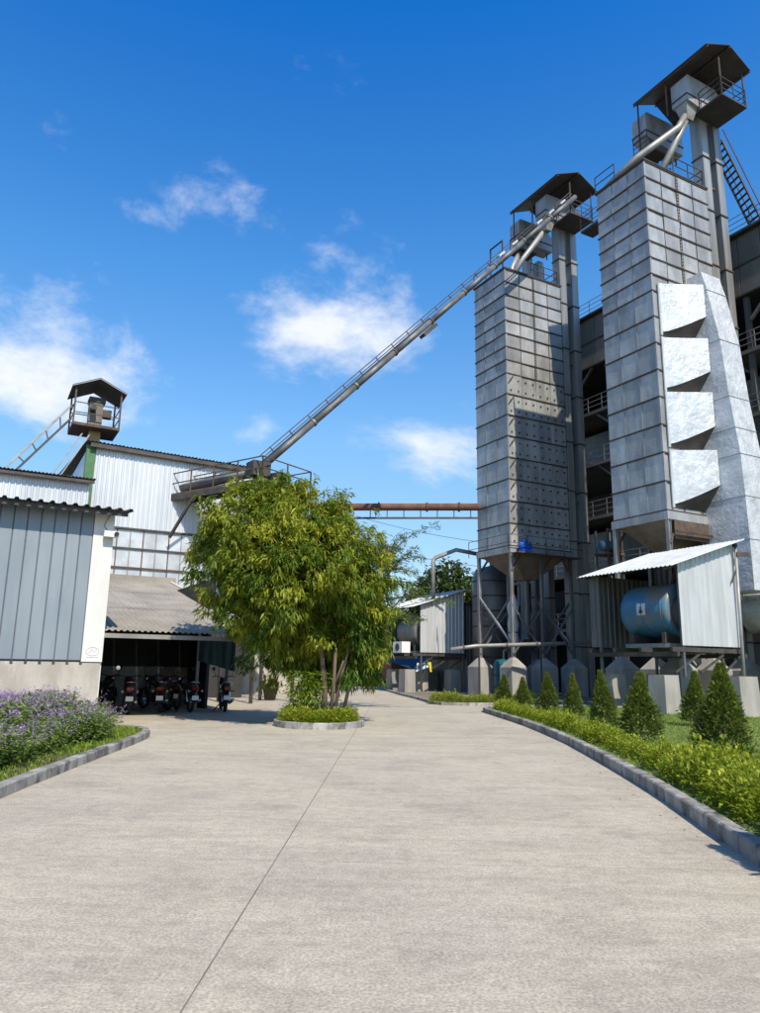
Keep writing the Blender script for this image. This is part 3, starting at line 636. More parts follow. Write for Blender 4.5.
tubething('service_pipe', 'slim grey horizontal pipe crossing in front of the far tower piers', 'pipe', [(4.0, 41.2, 2.62), (5.4, 41.6, 2.84), (12.5, 43.2, 3.2)], .11, 'pipe_grey', None, 10, 2.4)
for x, y in ((5.6, 41.62), (9.2, 42.5)):
    s = thing('pipe_stand', 'thin steel stand under the slim pipe, %s' % ('left one' if x < 7 else 'right one'), 'stand', (x, y, 0)); MB().box(-.04, .04, -.04, .04, -.05, 2.72 if x < 7 else 2.9).build('stand_post', 'steel_dark', s); MB().box(-.15, .15, -.15, .15, -.05, .08).build('stand_foot', 'pier', s)
# framed blue motor between the towers
s = thing('motor_frame', 'rusty open frame carrying a small blue motor between the two towers', 'frame', g2w(P1, 6.9, -1.2, 0))
for u in (-.6, .6):
    for v in (-.5, .5): MB().box(u - .05, u + .05, v - .05, v + .05, -.05, 10.3).build('frame_post', 'rust' if v < 0 else 'galv_dark', s)
MB().box(-.7, .7, -.6, .6, 8.7, 8.82).build('frame_deck', 'rust', s); MB().box(-.7, .7, -.6, -.52, 10.2, 10.3).build('frame_rail', 'rust', s)
MB().lathe([(0, -.5), (.3, -.5), (.36, -.4), (.36, .4), (.3, .5), (0, .5)], (-.15, 0, 9.3), 'x', 16).build('motor_body', 'blue_paint', s, True)
MB().box(.38, .62, -.2, .2, 8.82, 9.6).build('gear_case', 'ochre', s)

# ------------------------------------------------------------------ burner sheds
def shed(K, label, tank_label, twin):
    r = thing('burner_shed', label, 'shed', (*K, 0), group='burner sheds on concrete piers')
    sl = .316
    zr = lambda u: 5.72 + sl * u
    n = 4; w = 3.55 / n
    for i in range(n):
        link('wall_sheet', corr(w - .008, .29, .035, 2.62, (lambda x, i=i: zr(.38 + i * w + x) - .06)).mesh('wall_sheet', 'shed_sheet'), r, (.38 + i * w, 0, 0))
    # roof sheets, ribs running up the slope
    L = 4.75; ang = math.atan(sl); nr = 6; rw = 5.1 / nr; me = None
    for i in range(nr):
        me = me or corr(rw - .006, .21, .035, 0, L, 'trap').mesh('roof_sheet', 'shed_sheet')
        o = link('roof_sheet', me, r); o.matrix_basis = Matrix.Translation((-.45, -.4 + (i + 1) * rw, zr(-.45))) @ Matrix.Rotation(-math.pi / 2, 4, 'Z') @ Matrix.Rotation(-(math.pi / 2 - ang), 4, 'X')
    for v in (.1, 2.2, 4.3): MB().bar((-.3, v, zr(-.3) - .12), (4.1, v, zr(4.1) - .12), .09).build('rafter', 'steel_dark', r)
    # back and side walls
    me = corr(.88, .29, .035, 2.6, lambda x: 5.7).mesh('wall_sheet', 'galv_dark')
    for i in range(4): link('wall_sheet', me, r, (.1 + i * .89, 4.45, 0))
    me = corr(.88, .29, .035, 2.6, lambda x: 6.8).mesh('wall_sheet', 'galv_dark')
    for i in range(5): link('wall_sheet', me, r, (3.98, .06 + i * .89, 0), (0, 0, math.pi / 2))
    me = corr(.5, .25, .035, 2.6, lambda x: 5.6).mesh('wall_sheet', 'galv_dark')
    link('wall_sheet', me, r, (.02, 4.4, 0), (0, 0, -math.pi / 2))
    for u, v in ((.5, .1), (3.9, .08), (.06, 3.9), (3.9, 4.38)):
        MB().box(u - .05, u + .05, v - .05, v + .05, 1.45, zr(u) - .1).build('post', 'galv_dark', r)
    for v in (.1, 1.6, 3.0, 4.35): MB().box(-.15, 4.0, v - .06, v + .06, 2.38, 2.55).build('floor_joist', 'steel_dark', r)
    for u in (0, 3.95): MB().box(u - .07, u + .07, -.1, 4.5, 2.2, 2.37).build('floor_beam', 'steel_dark', r)
    for a, b_ in (((.0, .1), (1.4, .1)), ((1.4, .1), (2.8, .1)), ((2.8, .1), (3.9, .1))):
        MB().bar((a[0], a[1], 1.6), (b_[0], b_[1], 2.3), .07).build('brace', 'steel_dark', r)
    for u, v in ((-.45, .3), (.6, 3.9), (3.9, 4.3), (3.2, .4), (1.6, 2.0)):
        MB().frustum((u, v), .42, .42, .38, .38, -.05, 1.5).build('concrete_pier', 'pier', r)
    # burner drum
    t = thing('burner_drum', tank_label, 'tank', g2w(K, 1.25, 0, 0)); mt = 'blue_paint' if not twin else 'galv_dark'
    MB().lathe([(0, 3.05), (.7, 3.05), (.98, 2.95), (1.05, 2.7), (1.05, .75), (1.02, .62), (.9, .55), (0, .55)], (0, 0, 4.05), 'y', 32).build('drum_body', mt, t, True)
    for v in (.8, 1.75, 2.72): MB().lathe([(1.045, v), (1.07, v + .01), (1.07, v + .05), (1.045, v + .06)], (0, 0, 4.05), 'y', 32).build('drum_band', mt, t)
    MB().lathe([(.75, .54), (.78, .2), (.6, .12), (.3, .12), (.28, .3), (0, .3)], (0, 0, 3.9), 'y', 24).build('fan_housing', 'steel_dark', t, True)
    MB().box(-.8, .8, .7, 2.9, 2.56, 2.72).build('cradle', 'galv', t)
    for v in (.9, 2.5): MB().box(-.85, .85, v - .08, v + .08, 2.72, 3.15).build('saddle', 'steel_dark', t)
    MB().path([(.2, 1.2, 5.0), (.2, 1.0, 5.6), (.5, .6, 5.7)], .1, 8).build('feed_pipe', 'rust', t)
    if not twin:
        lp = MB()
        for i in range(5): a0, a1 = -.20 + i * .09, -.20 + (i + 1) * .09; lp.add([(-1.062 * math.cos(a0), 1.55, 4.05 + 1.062 * math.sin(a0)), (-1.062 * math.cos(a0), 2.0, 4.05 + 1.062 * math.sin(a0)), (-1.062 * math.cos(a1), 2.0, 4.05 + 1.062 * math.sin(a1)), (-1.062 * math.cos(a1), 1.55, 4.05 + 1.062 * math.sin(a1))], [(0, 3, 2, 1)])
        lab = lp.build('drum_label', 'flat_sheet', t, fix=False)
        tri = MB().prism([(-1.075, 1.88, 3.93), (-1.075, 1.68, 3.93), (-1.075, 1.73, 4.07), (-1.075, 1.83, 4.07)], (.006, 0, 0)).prism([(-1.075, 1.82, 4.09), (-1.075, 1.74, 4.09), (-1.075, 1.74, 4.17), (-1.075, 1.82, 4.17)], (.006, 0, 0)); tri.build('label_mark', 'ink', lab)
    return r
shed((11.3, 28.5), 'near white corrugated shed on piers sheltering a blue drum', 'big horizontal blue drum inside the near corrugated shed', False)
shed((2.5, 50.0), 'far white corrugated shed on piers left of the far tower', 'dark horizontal drum inside the far corrugated shed', True)
s = thing('control_box', 'small white box unit on the far shed open side', 'box', g2w((2.5, 50), -.35, 1.2, 2.56))
MB().box(-.35, .3, -.6, .6, .02, .75).build('box_body', 'white_paint', s); MB().lathe([(0, -.02), (.26, -.02), (.26, 0), (0, 0)], (-.36, 0, .38), 'x', 16).build('fan_grille', 'black', s); MB().box(-.3, .25, -.5, .5, -.02, .02).build('box_feet', 'steel_dark', s)
s = thing('concrete_pier', 'stout tapered concrete pier beside the lamp pole, nearest right', 'pier', (12.95, 27.3, 0)); MB().frustum((0, 0), .56, .5, .5, .45, .0, 1.5).build('pier_block', 'pier', s); MB().box(-.15, .15, -.15, .15, 1.5, 1.53).build('anchor_plate', 'steel_dark', s)
s = thing('lamp_pole', 'slim grey lamp pole standing right of the near corrugated shed', 'pole', (14.5, 30.05, .1), 0)
MB().path([(0, 0, 0), (.16, .05, 6.55)], [.075, .06], 10).build('pole', 'pipe_grey', s, True); MB().box(-.14, .14, -.14, .14, 0, .12).build('pole_foot', 'steel_dark', s)
MB().lathe([(0, 0), (.09, .02), (.1, .12), (.05, .2), (0, .22)], (.12, 0, 6.55), 'z', 12).build('camera_dome', 'black', s, True); MB().box(.15, .65, -.06, .06, 6.2, 6.36).build('bracket_arm', 'rust', s); MB().bar((.13, .04, 5.7), (-.14, 0, 5.1), .05).build('stay', 'steel_dark', s)
tubething('vent_pipe', 'bent grey vent pipe rising over the far shed towards the tower', 'pipe', [g2w((2.5, 50), 1.6, .3, 5.9), g2w((2.5, 50), 1.6, .3, 8.95), g2w((2.5, 50), 1.75, .3, 9.1), g2w((2.5, 50), 2.9, -.6, 9.65), g2w((2.5, 50), 4.6, -1.5, 9.3)], .14, 'pipe_grey')

# ------------------------------------------------------------------ inclined conveyor and its platform
CA, CB = Vector((-5.4, 34.0, 11.05)), Vector(g2w(P1, 4.5, -2.07, 32.8))
cv = thing('grain_conveyor', 'long inclined grey tube conveyor running up to the far tower', 'conveyor', (0, 0, 0), 0)
dr = (CB - CA).normalized(); sidev = dr.cross(Vector((0, 0, 1))).normalized(); upv = sidev.cross(dr)
nS = 9
for i in range(nS):
    a, b_ = CA.lerp(CB, i / nS), CA.lerp(CB, (i + 1) / nS); MB().path([a + dr * .02, b_ - dr * .02], .165, 14).build('tube_section', 'tube_grey', cv, True)
    if i: MB().path([a - dr * .05, a + dr * .05], .205, 14).build('flange', 'rust' if i in (3, 4) else 'galv_dark', cv)
half = CA.lerp(CB, .43)
MB().path([CA - sidev * .5 + upv * .1, CA.lerp(CB, .46) - sidev * .5 + upv * .1], .10, 10).build('return_tube', 'tube_grey', cv, True)
MB().bar(half - dr * .7 - upv * .32, half + dr * .5 - upv * .32, .5, .18).build('tube_clamp', 'rust', cv)
for sg, hh in ((-.55, .46), (-.55, .3)): MB().bar(CA - sidev * .1 + upv * hh, CB + upv * hh - sidev * .1, .05).build('guide_rail', 'steel_dark', cv)
for i in range(22):
    p = CA.lerp(CB, (i + .5) / 22); MB().bar(p + upv * .2 - sidev * .1, p + upv * .47 - sidev * .1, .045).build('rail_post', 'steel_dark', cv)
for i in (14, 15, 17, 18, 19): p = CA.lerp(CB, i / 20); MB().bar(p - dr * .3 + upv * .3, p + dr * .3 + upv * .3, .3, .12).build('inspection_hatch', 'white_sheet', cv)
MB().box(-.45, .45, -.4, .4, -.35, .35).build('tail_box', 'steel_dark', cv).matrix_basis = Matrix.Translation(CA - Vector((.35, .3, .45))) @ Matrix.Rotation(rad(35), 4, 'Z')
# frame on top of the far tower that props the conveyor
s = thing('conveyor_prop', 'square steel frame propping the conveyor on the far tower edge', 'frame', g2w(P1, .35, .6, ZT + .12))
for u, v in ((-.3, -.4), (-.3, .9)): MB().box(u - .04, u + .04, v - .04, v + .04, 0, 2.1).build('post', 'steel_dark', s)
MB().box(-.34, -.26, -.36, .86, 2.0, 2.08).build('cross_bar', 'steel_dark', s)
# walkway platform: corner A near camera, running back-left to the warehouse and right
wz = 10.02; wp = thing('conveyor_walkway', 'rusty railed steel walkway from the warehouse wall to the conveyor foot', 'walkway', (-5.42, 32.85, 0), rad(55))
# local x = towards az 43 (right-back), local y = towards az -47 (left-back)
MB().box(0, 3.5, 0, 2.2, wz - .1, wz).build('platform_deck', 'rust', wp); MB().box(0, 1.0, 2.2, 8.2, wz - .1, wz).build('walkway_deck', 'rust', wp)
for a in ((0, 3.5, 0, .1), (0, .1, .1, 8.2), (3.4, 3.5, .1, 2.2), (.9, 1.0, 2.2, 8.2)): MB().box(a[0], a[1], a[2], a[3], wz - .36, wz - .1).build('edge_beam', 'steel_dark', wp)
railing(MB(), [(.04, 8.15, wz), (.04, .04, wz), (3.46, .04, wz), (3.46, 2.16, wz)], 1.05, 1, 1.7, .055).build('railing', 'rust', wp)
railing(MB(), [(.96, 8.15, wz), (.96, 2.2, wz)], 1.05, 1, 1.7, .05).build('railing', 'rust', wp)
MB().path([(.55, 8.2, wz + .3), (.6, 1.0, wz + .55)], .24, 12).build('screw_tube', 'galv_dark', wp, True)
MB().box(1.6, 2.5, .5, 1.3, wz, wz + .7).build('drive_unit', 'steel_dark', wp)
for x, y in ((.1, .1), (2.75, .1), (2.75, 2.1), (.1, 2.1)): MB().box(x - .06, x + .06, y - .06, y + .06, -.05, wz - .36).build('trestle_leg', 'steel_dark', wp)
for z in (2.5, 5.5, 8.0):
    MB().box(.2, 2.65, .06, .14, z, z + .12).build('trestle_tie', 'steel_dark', wp); MB().box(2.71, 2.79, .2, 2.0, z + .01, z + .13).build('trestle_tie', 'steel_dark', wp)
for y in (4.6, 7.4):
    MB().bar((.06, y, wz - .3), (-.2, y + 1.3, wz - 2.3 - (.35 if y > 5 else 0)), .12).build('brace', 'steel_dark', wp)
MB().bar((.5, 3.2, wz - .3), (.9, 2.2, wz - 1.3), .3).build('hanging_chute', 'rust', wp)
# horizontal rusty pipe on a light truss
s = thing('overhead_pipe', 'rusty horizontal overhead pipe on a slim truss reaching the far tower', 'pipe', (0, 0, 0), 0)
pa, pb = Vector((-6.5, 46.2, 11.5)), Vector((6.35, 46.4, 11.75))
MB().path([pa, pb], .24, 12).build('tube', 'rust_red', s, True)
for k in (.25, .5, .74, .9): p = pa.lerp(pb, k); MB().path([p - Vector((.06, 0, 0)), p + Vector((.06, 0, 0))], .32, 12).build('flange', 'rust', s)
MB().bar(pa - Vector((0, 0, .72)), pb - Vector((0, 0, .72)), .08, .12).build('truss_chord', 'steel_dark', s)
for k in range(12): p = pa.lerp(pb, (k + .5) / 12); MB().bar(p - Vector((0, 0, .25)), p - Vector((0, 0, .72)), .06).build('truss_post', 'steel_dark', s)

# ------------------------------------------------------------------ warehouse on the left
W0 = (-9.9, 36.8)
w = thing('warehouse', 'white corrugated warehouse with dark roof edge behind the parking shed', 'warehouse', (*W0, 0))
sw = .91
zt_ = lambda u: 11.98 - .018 * (u + 4.9)
for i in range(9):
    u0 = -4.48 + i * sw
    link('wall_sheet', corr(sw - .006, .228, .04, 8.08, (lambda x, u0=u0: zt_(u0 + x))).mesh('wall_sheet', 'white_sheet'), w, (u0, 0, 0))
MB().box(-4.92, -4.5, -.05, .25, 0, 11.95).build('corner_post', 'green_paint', w)
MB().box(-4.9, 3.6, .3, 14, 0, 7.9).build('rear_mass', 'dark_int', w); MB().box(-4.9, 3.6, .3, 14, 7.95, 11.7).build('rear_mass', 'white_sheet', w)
me = corr(.9, .18, .05, 0, 14.6, 'sine').mesh('roof_sheet', 'roof_dark')
for i in range(10):
    o = link('roof_sheet', me, w); o.matrix_basis = Matrix.Translation((-5.0 + i * .9, -.35, zt_(-5 + i * .9) + .06)) @ Matrix.Rotation(rad(-84), 4, 'X')
MB().box(-5.0, 4.0, -.3, -.2, 11.72, 11.92).build('eave_beam', 'steel_dark', w).rotation_euler = (0, .018, 0)
# flat panel band under the corrugated wall
cols = [-4.4 + .62 * i for i in range(14)]; rows = [(4.9, 6.12), (6.12, 7.06), (7.06, 8.0)]
for i in range(13):
    for z0, z1 in rows: link('wall_panel', panel_mesh(.6, z1 - z0 - .05, .04, 'flat_sheet'), w, (cols[i] + .01, .05, z0 + .025))
for z in (6.12, 7.06): MB().box(-4.4, 3.66, -.06, .04, z - .045, z + .045).build('wall_rail', 'rust' if z < 6.5 else 'steel_dark', w)
MB().box(-4.4, 3.66, -.09, .04, 7.98, 8.07).build('wall_rail', 'steel_dark', w)
for i in range(0, 14): MB().box(cols[i] - .025, cols[i] + .025, -.03, .05, 4.9, 7.98).build('panel_batten', 'pipe_grey' if i % 2 else 'rust', w)
MB().box(.85, 1.05, -.12, .0, 4.9, 7.98).build('downpipe', 'white_sheet', w)
# lower white wing in front-left
w2 = thing('warehouse_wing', 'lower white corrugated wing with dark roof edge left of the warehouse', 'warehouse', g2w(W0, -14.2, -2.5))
me = corr(.9, .228, .04, 4.5, 9.58).mesh('wall_sheet', 'white_sheet')
for i in range(10): link('wall_sheet', me, w2, (.3 + i * .9, 0, 0))
MB().box(0, 9.28, .02, 2.4, 0, 9.5).build('wing_mass', 'white_sheet', w2)
me = corr(.9, .15, .045, 0, 2.9, 'sine').mesh('roof_sheet', 'roof_dark')
for i in range(11):
    o = link('roof_sheet', me, w2); o.matrix_basis = Matrix.Translation((-.4 + i * .9, -.4, 9.6)) @ Matrix.Rotation(rad(-84), 4, 'X')
MB().box(-.3, 9.45, -.34, -.25, 9.42, 9.54).build('eave_beam', 'steel_dark', w2)
# elevator head hut on the roof
H0 = (-15.4, 35.1)
r = thing('roof_hut', 'small railed elevator hut with gabled roof on the warehouse roof', 'hut', (*H0, 0))
MB().box(.95, 1.5, .7, 1.25, 0, 14.0).build('elevator_column', 'ochre', r)
MB().box(.85, 1.5, .65, 1.3, 13.5, 14.75).build('head_box', 'hopper', r); MB().box(.8, 1.6, .6, 1.35, 14.75, 15.0).build('head_cap', 'steel_dark', r); MB().box(1.5, 1.95, .75, 1.15, 14.05, 14.45).build('drive_motor', 'steel_dark', r); MB().lathe([(0, 0), (.16, 0), (.16, .4), (0, .4)], (1.0, .2, 14.3), 'y', 10).build('pulley', 'steel_dark', r)
MB().box(.05, 2.3, -.05, 2.05, 13.2, 13.34).build('hut_deck', 'rust', r)
railing(MB(), [(.08, 2.0, 13.34), (.08, 0, 13.34), (2.26, 0, 13.34), (2.26, 2.0, 13.34), (.08, 2.0, 13.34)], 1.05, 1, 2.2, .045).build('railing', 'steel_dark', r)
for u, v in ((.08, 0), (2.26, 0), (2.26, 2.0), (.08, 2.0)): MB().box(u - .04, u + .04, v - .04, v + .04, 13.34, 15.25).build('hut_post', 'steel_dark', r)
for a, b_ in (((-.12, 15.15), (1.15, 15.75)), ((1.15, 15.75), (2.5, 15.15))):
    for q in range(3):
        MB().prism([(a[0], -.2 + q * .82, a[1]), (b_[0], -.2 + q * .82, b_[1]), (b_[0], -.2 + q * .82, b_[1] + .05), (a[0], -.2 + q * .82, a[1] + .05)], (0, .81, 0)).build('roof_sheet', 'roof_dark', r)
    MB().prism([(a[0], -.21, a[1] - .03), (b_[0], -.21, b_[1] - .03), (b_[0], -.21, b_[1]), (a[0], -.21, a[1])], (0, .06, 0)).build('roof_rafter', 'pipe_grey', r)
s = thing('roof_stair', 'sloping twin rail stair leading down from the roof hut', 'stair', (*H0, 0))
for (a, b_) in (((.05, .9, 14.5), (-3.4, .9, 9.7)), ((.05, .9, 13.75), (-2.9, .9, 9.7))): MB().bar(a, b_, .1).build('stair_rail', 'steel_dark' if b_[0] > -3 else 'pipe_grey', s)
for k in (.15, .32, .48, .64, .8):
    p, q = Vector((.05, .9, 14.5)).lerp(Vector((-3.4, .9, 9.7)), k), Vector((.05, .9, 13.75)).lerp(Vector((-2.9, .9, 9.7)), k); MB().bar(p, q, .06).build('stair_rung', 'steel_dark', s)
for k in (0, .35): MB().bar((.95 - k, .3, 12.9), (-.6 - k, .3, 9.8), .07).build('stay_bar', 'pipe_grey', s)

# ------------------------------------------------------------------ parking lean-to
L0 = (-7.8, 22.2); LV = 13.75; ze, zw = 2.56, 5.45
l = thing('parking_shed', 'open parking shed with brown corrugated roof sheltering motorcycles', 'shed', (*L0, 0))
ang = math.atan2(zw - ze, LV); Ls = math.hypot(LV, zw - ze); nrow = 3
for j in range(nrow):
    me = corr(.86, .172, .05, 0, Ls / nrow + (.15 if j < nrow - 1 else 0), 'sine', .012).mesh('roof_sheet', 'roof_brown')
    for i in range(8):
        u = -2.3 + i * .865; t = j / nrow
        o = link('roof_sheet', me, l); o.matrix_basis = Matrix.Translation((u, LV * t - (.0), ze + (zw - ze) * t + .02 * j + random.uniform(0, .008))) @ Matrix.Rotation(-(math.pi / 2 - ang), 4, 'X')
MB().prism([(4.62, -.05, ze - .03), (4.62, LV, zw - .03), (4.62, LV, zw + .14), (4.62, -.05, ze + .14)], (.09, 0, 0)).build('verge_flashing', 'white_trim', l)
MB().box(-2.3, 4.9, LV - .02, LV + .08, zw - .02, zw + .32).build('wall_flashing', 'roof_brown', l)
MB().box(-2.3, 4.7, .02, .12, ze - .2, ze - .07).build('eave_beam', 'pipe_grey', l)
for u in (-1.6, 3.62):
    MB().box(u - .05, u + .05, 3.9, 4.0, 0, ze + .6).build('post', 'pipe_grey', l)
for u in (-2.3, 0, 2.3, 4.55): MB().bar((u, .1, ze - .1), (u, LV, zw - .1), .08).build('rafter', 'steel_dark', l)
MB().box(-2.3, 4.7, 8.0, 8.15, 0, 1.5).build('inner_wall', 'dim_wall', l); MB().box(-2.3, 4.7, 8.0, 8.14, 1.5, 4.2).build('inner_screen', 'dark_int', l)  # dark screen and side walls carry the shed's inner shade in their colour
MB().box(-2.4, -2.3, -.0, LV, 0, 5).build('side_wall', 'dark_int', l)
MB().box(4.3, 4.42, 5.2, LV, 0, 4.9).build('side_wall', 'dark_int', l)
s = thing('tarp_curtain', 'dark green blue tarpaulin hung under the parking shed eave', 'tarpaulin', g2w(L0, 3.3, 2.75, 0))
m = MB(); n = 12; vs = []
for i in range(n + 1):
    t = i / n; y = .06 * math.sin(i * 1.9); vs += [(1.3 * t, y, 2.45), (1.3 * t, y * 1.6, 1.75 - .35 * t), (1.3 * t, y + .02, 2.45), (1.3 * t, y * 1.6 + .02, 1.75 - .35 * t)]
m.add(vs, [f for i in range(n) for f in ((4 * i, 4 * i + 1, 4 * i + 5, 4 * i + 4), (4 * i + 2, 4 * i + 6, 4 * i + 7, 4 * i + 3))]); m.build('cloth', 'tarp', s, fix=False)
MB().bar((-.05, 0, 2.46), (1.4, 0, 2.46), .05).build('tarp_rod', 'steel_dark', s)
# sunlit yard behind: low plaster wall with pots
s = thing('yard_wall', 'low sunlit plaster yard wall seen past the parking shed', 'wall', (-9.2, 43.0, 0), rad(10)); MB().box(0, 6.5, 0, .2, -.05, 2.3).build('wall_face', 'plaster', s); MB().box(-.05, 6.55, -.04, .24, 2.3, 2.42).build('wall_coping', 'pier', s)
s = thing('flower_pot', 'dark round pot with a small plant by the yard wall', 'pot', (-5.1, 36.4, 0), 0); MB().lathe([(0, 0), (.25, 0), (.36, .5), (.4, .52), (.4, .6), (.33, .6), (.3, .5), (0, .5)], (0, 0, 0), 'z', 16).build('pot', 'terracotta', s, True)
n = 160; p = RNG.normal(0, .16, (n, 3)) + [0, 0, .85]; link('foliage', leaves('foliage', p, rdir(n, .5), .16, .06, 'leaf_bright', RNG.random(n)), s)

# ------------------------------------------------------------------ grey store on the left edge
G0 = (-7.5, 20.5)
gs = thing('grey_store', 'grey blue metal clad store on a plaster base behind the flowers', 'building', (*G0, 0))
MB().box(-9.5, -.012, .06, 1.5, -.05, 5.6).build('store_mass', 'dark_int', gs)
MB().box(-9.5, 0, 0, .06, -.05, 1.64).build('plinth', 'plaster', gs)
pw = .335
pm = panel_mesh(pw - .012, 4.2, .045, 'grey_sheet', .02)
for i in range(27): link('wall_plank', pm, gs, (-.5 - (i + 1) * pw + .006, .045, 1.68))
MB().box(-9.5, .0, .046, .058, 1.641, 5.8).build('plank_backing', 'steel_dark', gs)
tr_ = MB().box(-.5, .03, -.03, .05, 1.655, 5.72).build('corner_trim', 'white_trim', gs)
MB().box(.0, .03, .05, 1.5, -.05, 5.7).build('side_wall', 'white_trim', gs)
for i in range(26): MB().box(-.5 - i * pw * 1.0 - .04, -.5 - i * pw + .03, -.012, .045, 1.58, 1.66).build('plank_clip', 'steel_dark', gs) if i % 1 == 0 else None
me = corr(.86, .287, .06, 0, 2.3, 'trap', .01).mesh('roof_sheet', 'roof_dark')
for i in range(12):
    o = link('roof_sheet', me, gs); o.matrix_basis = Matrix.Translation((-9.9 + i * .86, -.62, 5.76)) @ Matrix.Rotation(rad(-83), 4, 'X')
MB().box(-9.7, .3, -.5, -.42, 5.62, 5.72).build('eave_beam', 'steel_dark', gs)
# faint pink stamp on the trim
m = MB(); cx, cz, y = -.235, 1.93, -.036
pts = [(cx + .17 * math.cos(t) * (1 if abs(math.cos(t)) < .8 else .95), y, cz + .11 * math.sin(t)) for t in [2 * math.pi * k / 16 for k in range(17)]]
m.path(pts, .007, 4, False); m.path([(cx - .08, y, cz - .04), (cx - .02, y, cz + .06), (cx + .03, y, cz - .03), (cx + .1, y, cz + .05)], .007, 4); m.path([(cx - .15, y, cz - .15), (cx + .15, y, cz - .15)], .006, 4)
m.build('pink_stamp', 'pink_mark', tr_)
s = thing('security_camera', 'small white security camera on the grey store corner trim', 'camera', g2w(G0, -.12, -.03, 5.12))
MB().box(-.05, .05, -.02, .06, -.05, .12).build('mount', 'white_paint', s); MB().box(-.13, .25, -.24, -.06, -.07, .09).build('camera_body', 'white_paint', s); MB().lathe([(0, 0), (.065, 0), (.065, .06), (0, .06)], (.19, -.30, .01), 'y', 12).build('lens', 'black', s)
MB().path([(-.02, -.03, .1), (-.12, -.03, .25), (-.05, -.03, .45), (.05, -.03, .62)], .009, 5).build('cable', 'black', s)

# ------------------------------------------------------------------ motorcycles
def motorcycle(o, rot, body, label):
    r = thing('motorcycle', label, 'motorcycle', o, rot, 'motorcycles in the parking shed'); r.scale = (1.15,) * 3
    def ring(R, rr, c, mat, nm, par):
        m = MB(); n, k = 20, 7; vs = []; fs = []
        for i in range(n):
            t = 2 * math.pi * i / n
            for j in range(k):
                q = 2 * math.pi * j / k; x = rr * math.sin(q); R2 = R + rr * math.cos(q); vs.append((c[0] + x, c[1] + R2 * math.cos(t), c[2] + R2 * math.sin(t)))
        for i in range(n):
            for j in range(k): fs.append((i * k + j, i * k + (j + 1) % k, ((i + 1) % n) * k + (j + 1) % k, ((i + 1) % n) * k + j))
        return m.add(vs, fs).build(nm, mat, par, True)
    for y in (0, 1.24):
        wh = ring(.245, .05, (0, y, .295), 'rubber', 'wheel', r)
        rm = MB().lathe([(.2, -.03), (.215, 0), (.2, .03)], (0, y, .295), 'x', 18)
        for q in range(6): t = q * math.pi / 3; rm.bar((0, y, .295), (0, y + .2 * math.cos(t), .295 + .2 * math.sin(t)), .025)
        rm.build('rim', 'chrome', wh); MB().lathe([(0, -.06), (.05, -.06), (.05, .06), (0, .06)], (0, y, .295), 'x', 10).build('hub', 'chrome', wh)
    MB().path([(0, .1, .62), (0, -.18, .58), (0, -.31, .42), (0, -.33, .36)], [.06, .07, .06, .05], 8).build('mudguard', 'black', r, True)
    MB().path([(0, 1.55, .38), (0, 1.42, .58), (0, 1.15, .63), (0, .98, .55)], .065, 8).build('mudguard', body, r, True)
    MB().path([(0, -.28, .80), (0, -.1, .78), (0, .3, .74), (0, .62, .76), (0, .75, .82)], [.07, .12, .13, .11, .05], 10).build('seat', 'seat', r, True)
    MB().path([(0, -.36, .72), (0, -.2, .68), (0, .15, .62), (0, .5, .58)], [.06, .12, .14, .12], 10).build('tail_cowl', body, r, True)
    MB().path([(0, .68, .8), (0, .85, .88), (0, 1.02, .9)], [.09, .14, .07], 10).build('fuel_tank', body, r, True)
    tl = MB().box(-.09, .09, -.43, -.34, .67, .76).build('tail_light', 'red_lens', r)
    for sg in (-1, 1):
        MB().path([(sg * .08, -.33, .64), (sg * .2, -.36, .64)], .018, 6).build('indicator_stem', 'black', r); MB().lathe([(0, -.03), (.035, -.03), (.035, .03), (0, .03)], (sg * .2, -.37, .64), 'y', 8).build('indicator', 'ochre', r)
        MB().path([(sg * .11, -.02, .32), (sg * .12, .1, .66)], .03, 8).build('shock_absorber', 'chrome', r)
        MB().path([(sg * .09, 1.24, .295), (sg * .09, 1.02, .92)], .025, 8).build('fork', 'chrome', r)
        MB().path([(0, .95, 1.0), (sg * .2, .92, 1.06), (sg * .36, .80, 1.04)], .016, 6).build('handlebar', 'black', r)
        MB().path([(sg * .26, .9, 1.06), (sg * .32, .88, 1.24)], .009, 5).build('mirror_stem', 'black', r); MB().lathe([(0, -.012), (.06, -.01), (.06, .01), (0, .012)], (sg * .33, .87, 1.28), 'y', 12).build('mirror', 'chrome' if sg < 0 and body == 'red_plastic' and 'nearest' in label else 'black', r)
    MB().box(-.1, .1, -.405, -.395, .38, .51).build('number_plate', 'plate', r)
    MB().path([(-.13, .2, .78), (-.15, -.25, .86), (-.1, -.36, .9), (.1, -.36, .9), (.15, -.25, .86), (.13, .2, .78)], .014, 6).build('grab_rail', 'chrome', r, True)
    MB().box(-.13, .13, .42, .8, .24, .56).build('engine', 'steel_dark', r)
    MB().path([(.14, .75, .3), (.16, .35, .24), (.17, .05, .3), (.18, -.3, .38)], [.025, .03, .045, .05], 8).build('exhaust', 'chrome', r, True)
    MB().lathe([(0, 0), (.1, .02), (.11, .1), (0, .16)], (0, 1.06, .93), 'y', 12).build('headlight', 'chrome', r, True)
    MB().bar((-.1, .35, .28), (-.34, .3, .0), .03).build('side_stand', 'steel_dark', r)
    MB().bar((-.09, 0, .3), (-.09, .5, .36), .05).build('swing_arm', 'black', r); MB().bar((.09, 0, .3), (.09, .5, .36), .05).build('swing_arm', 'black', r)
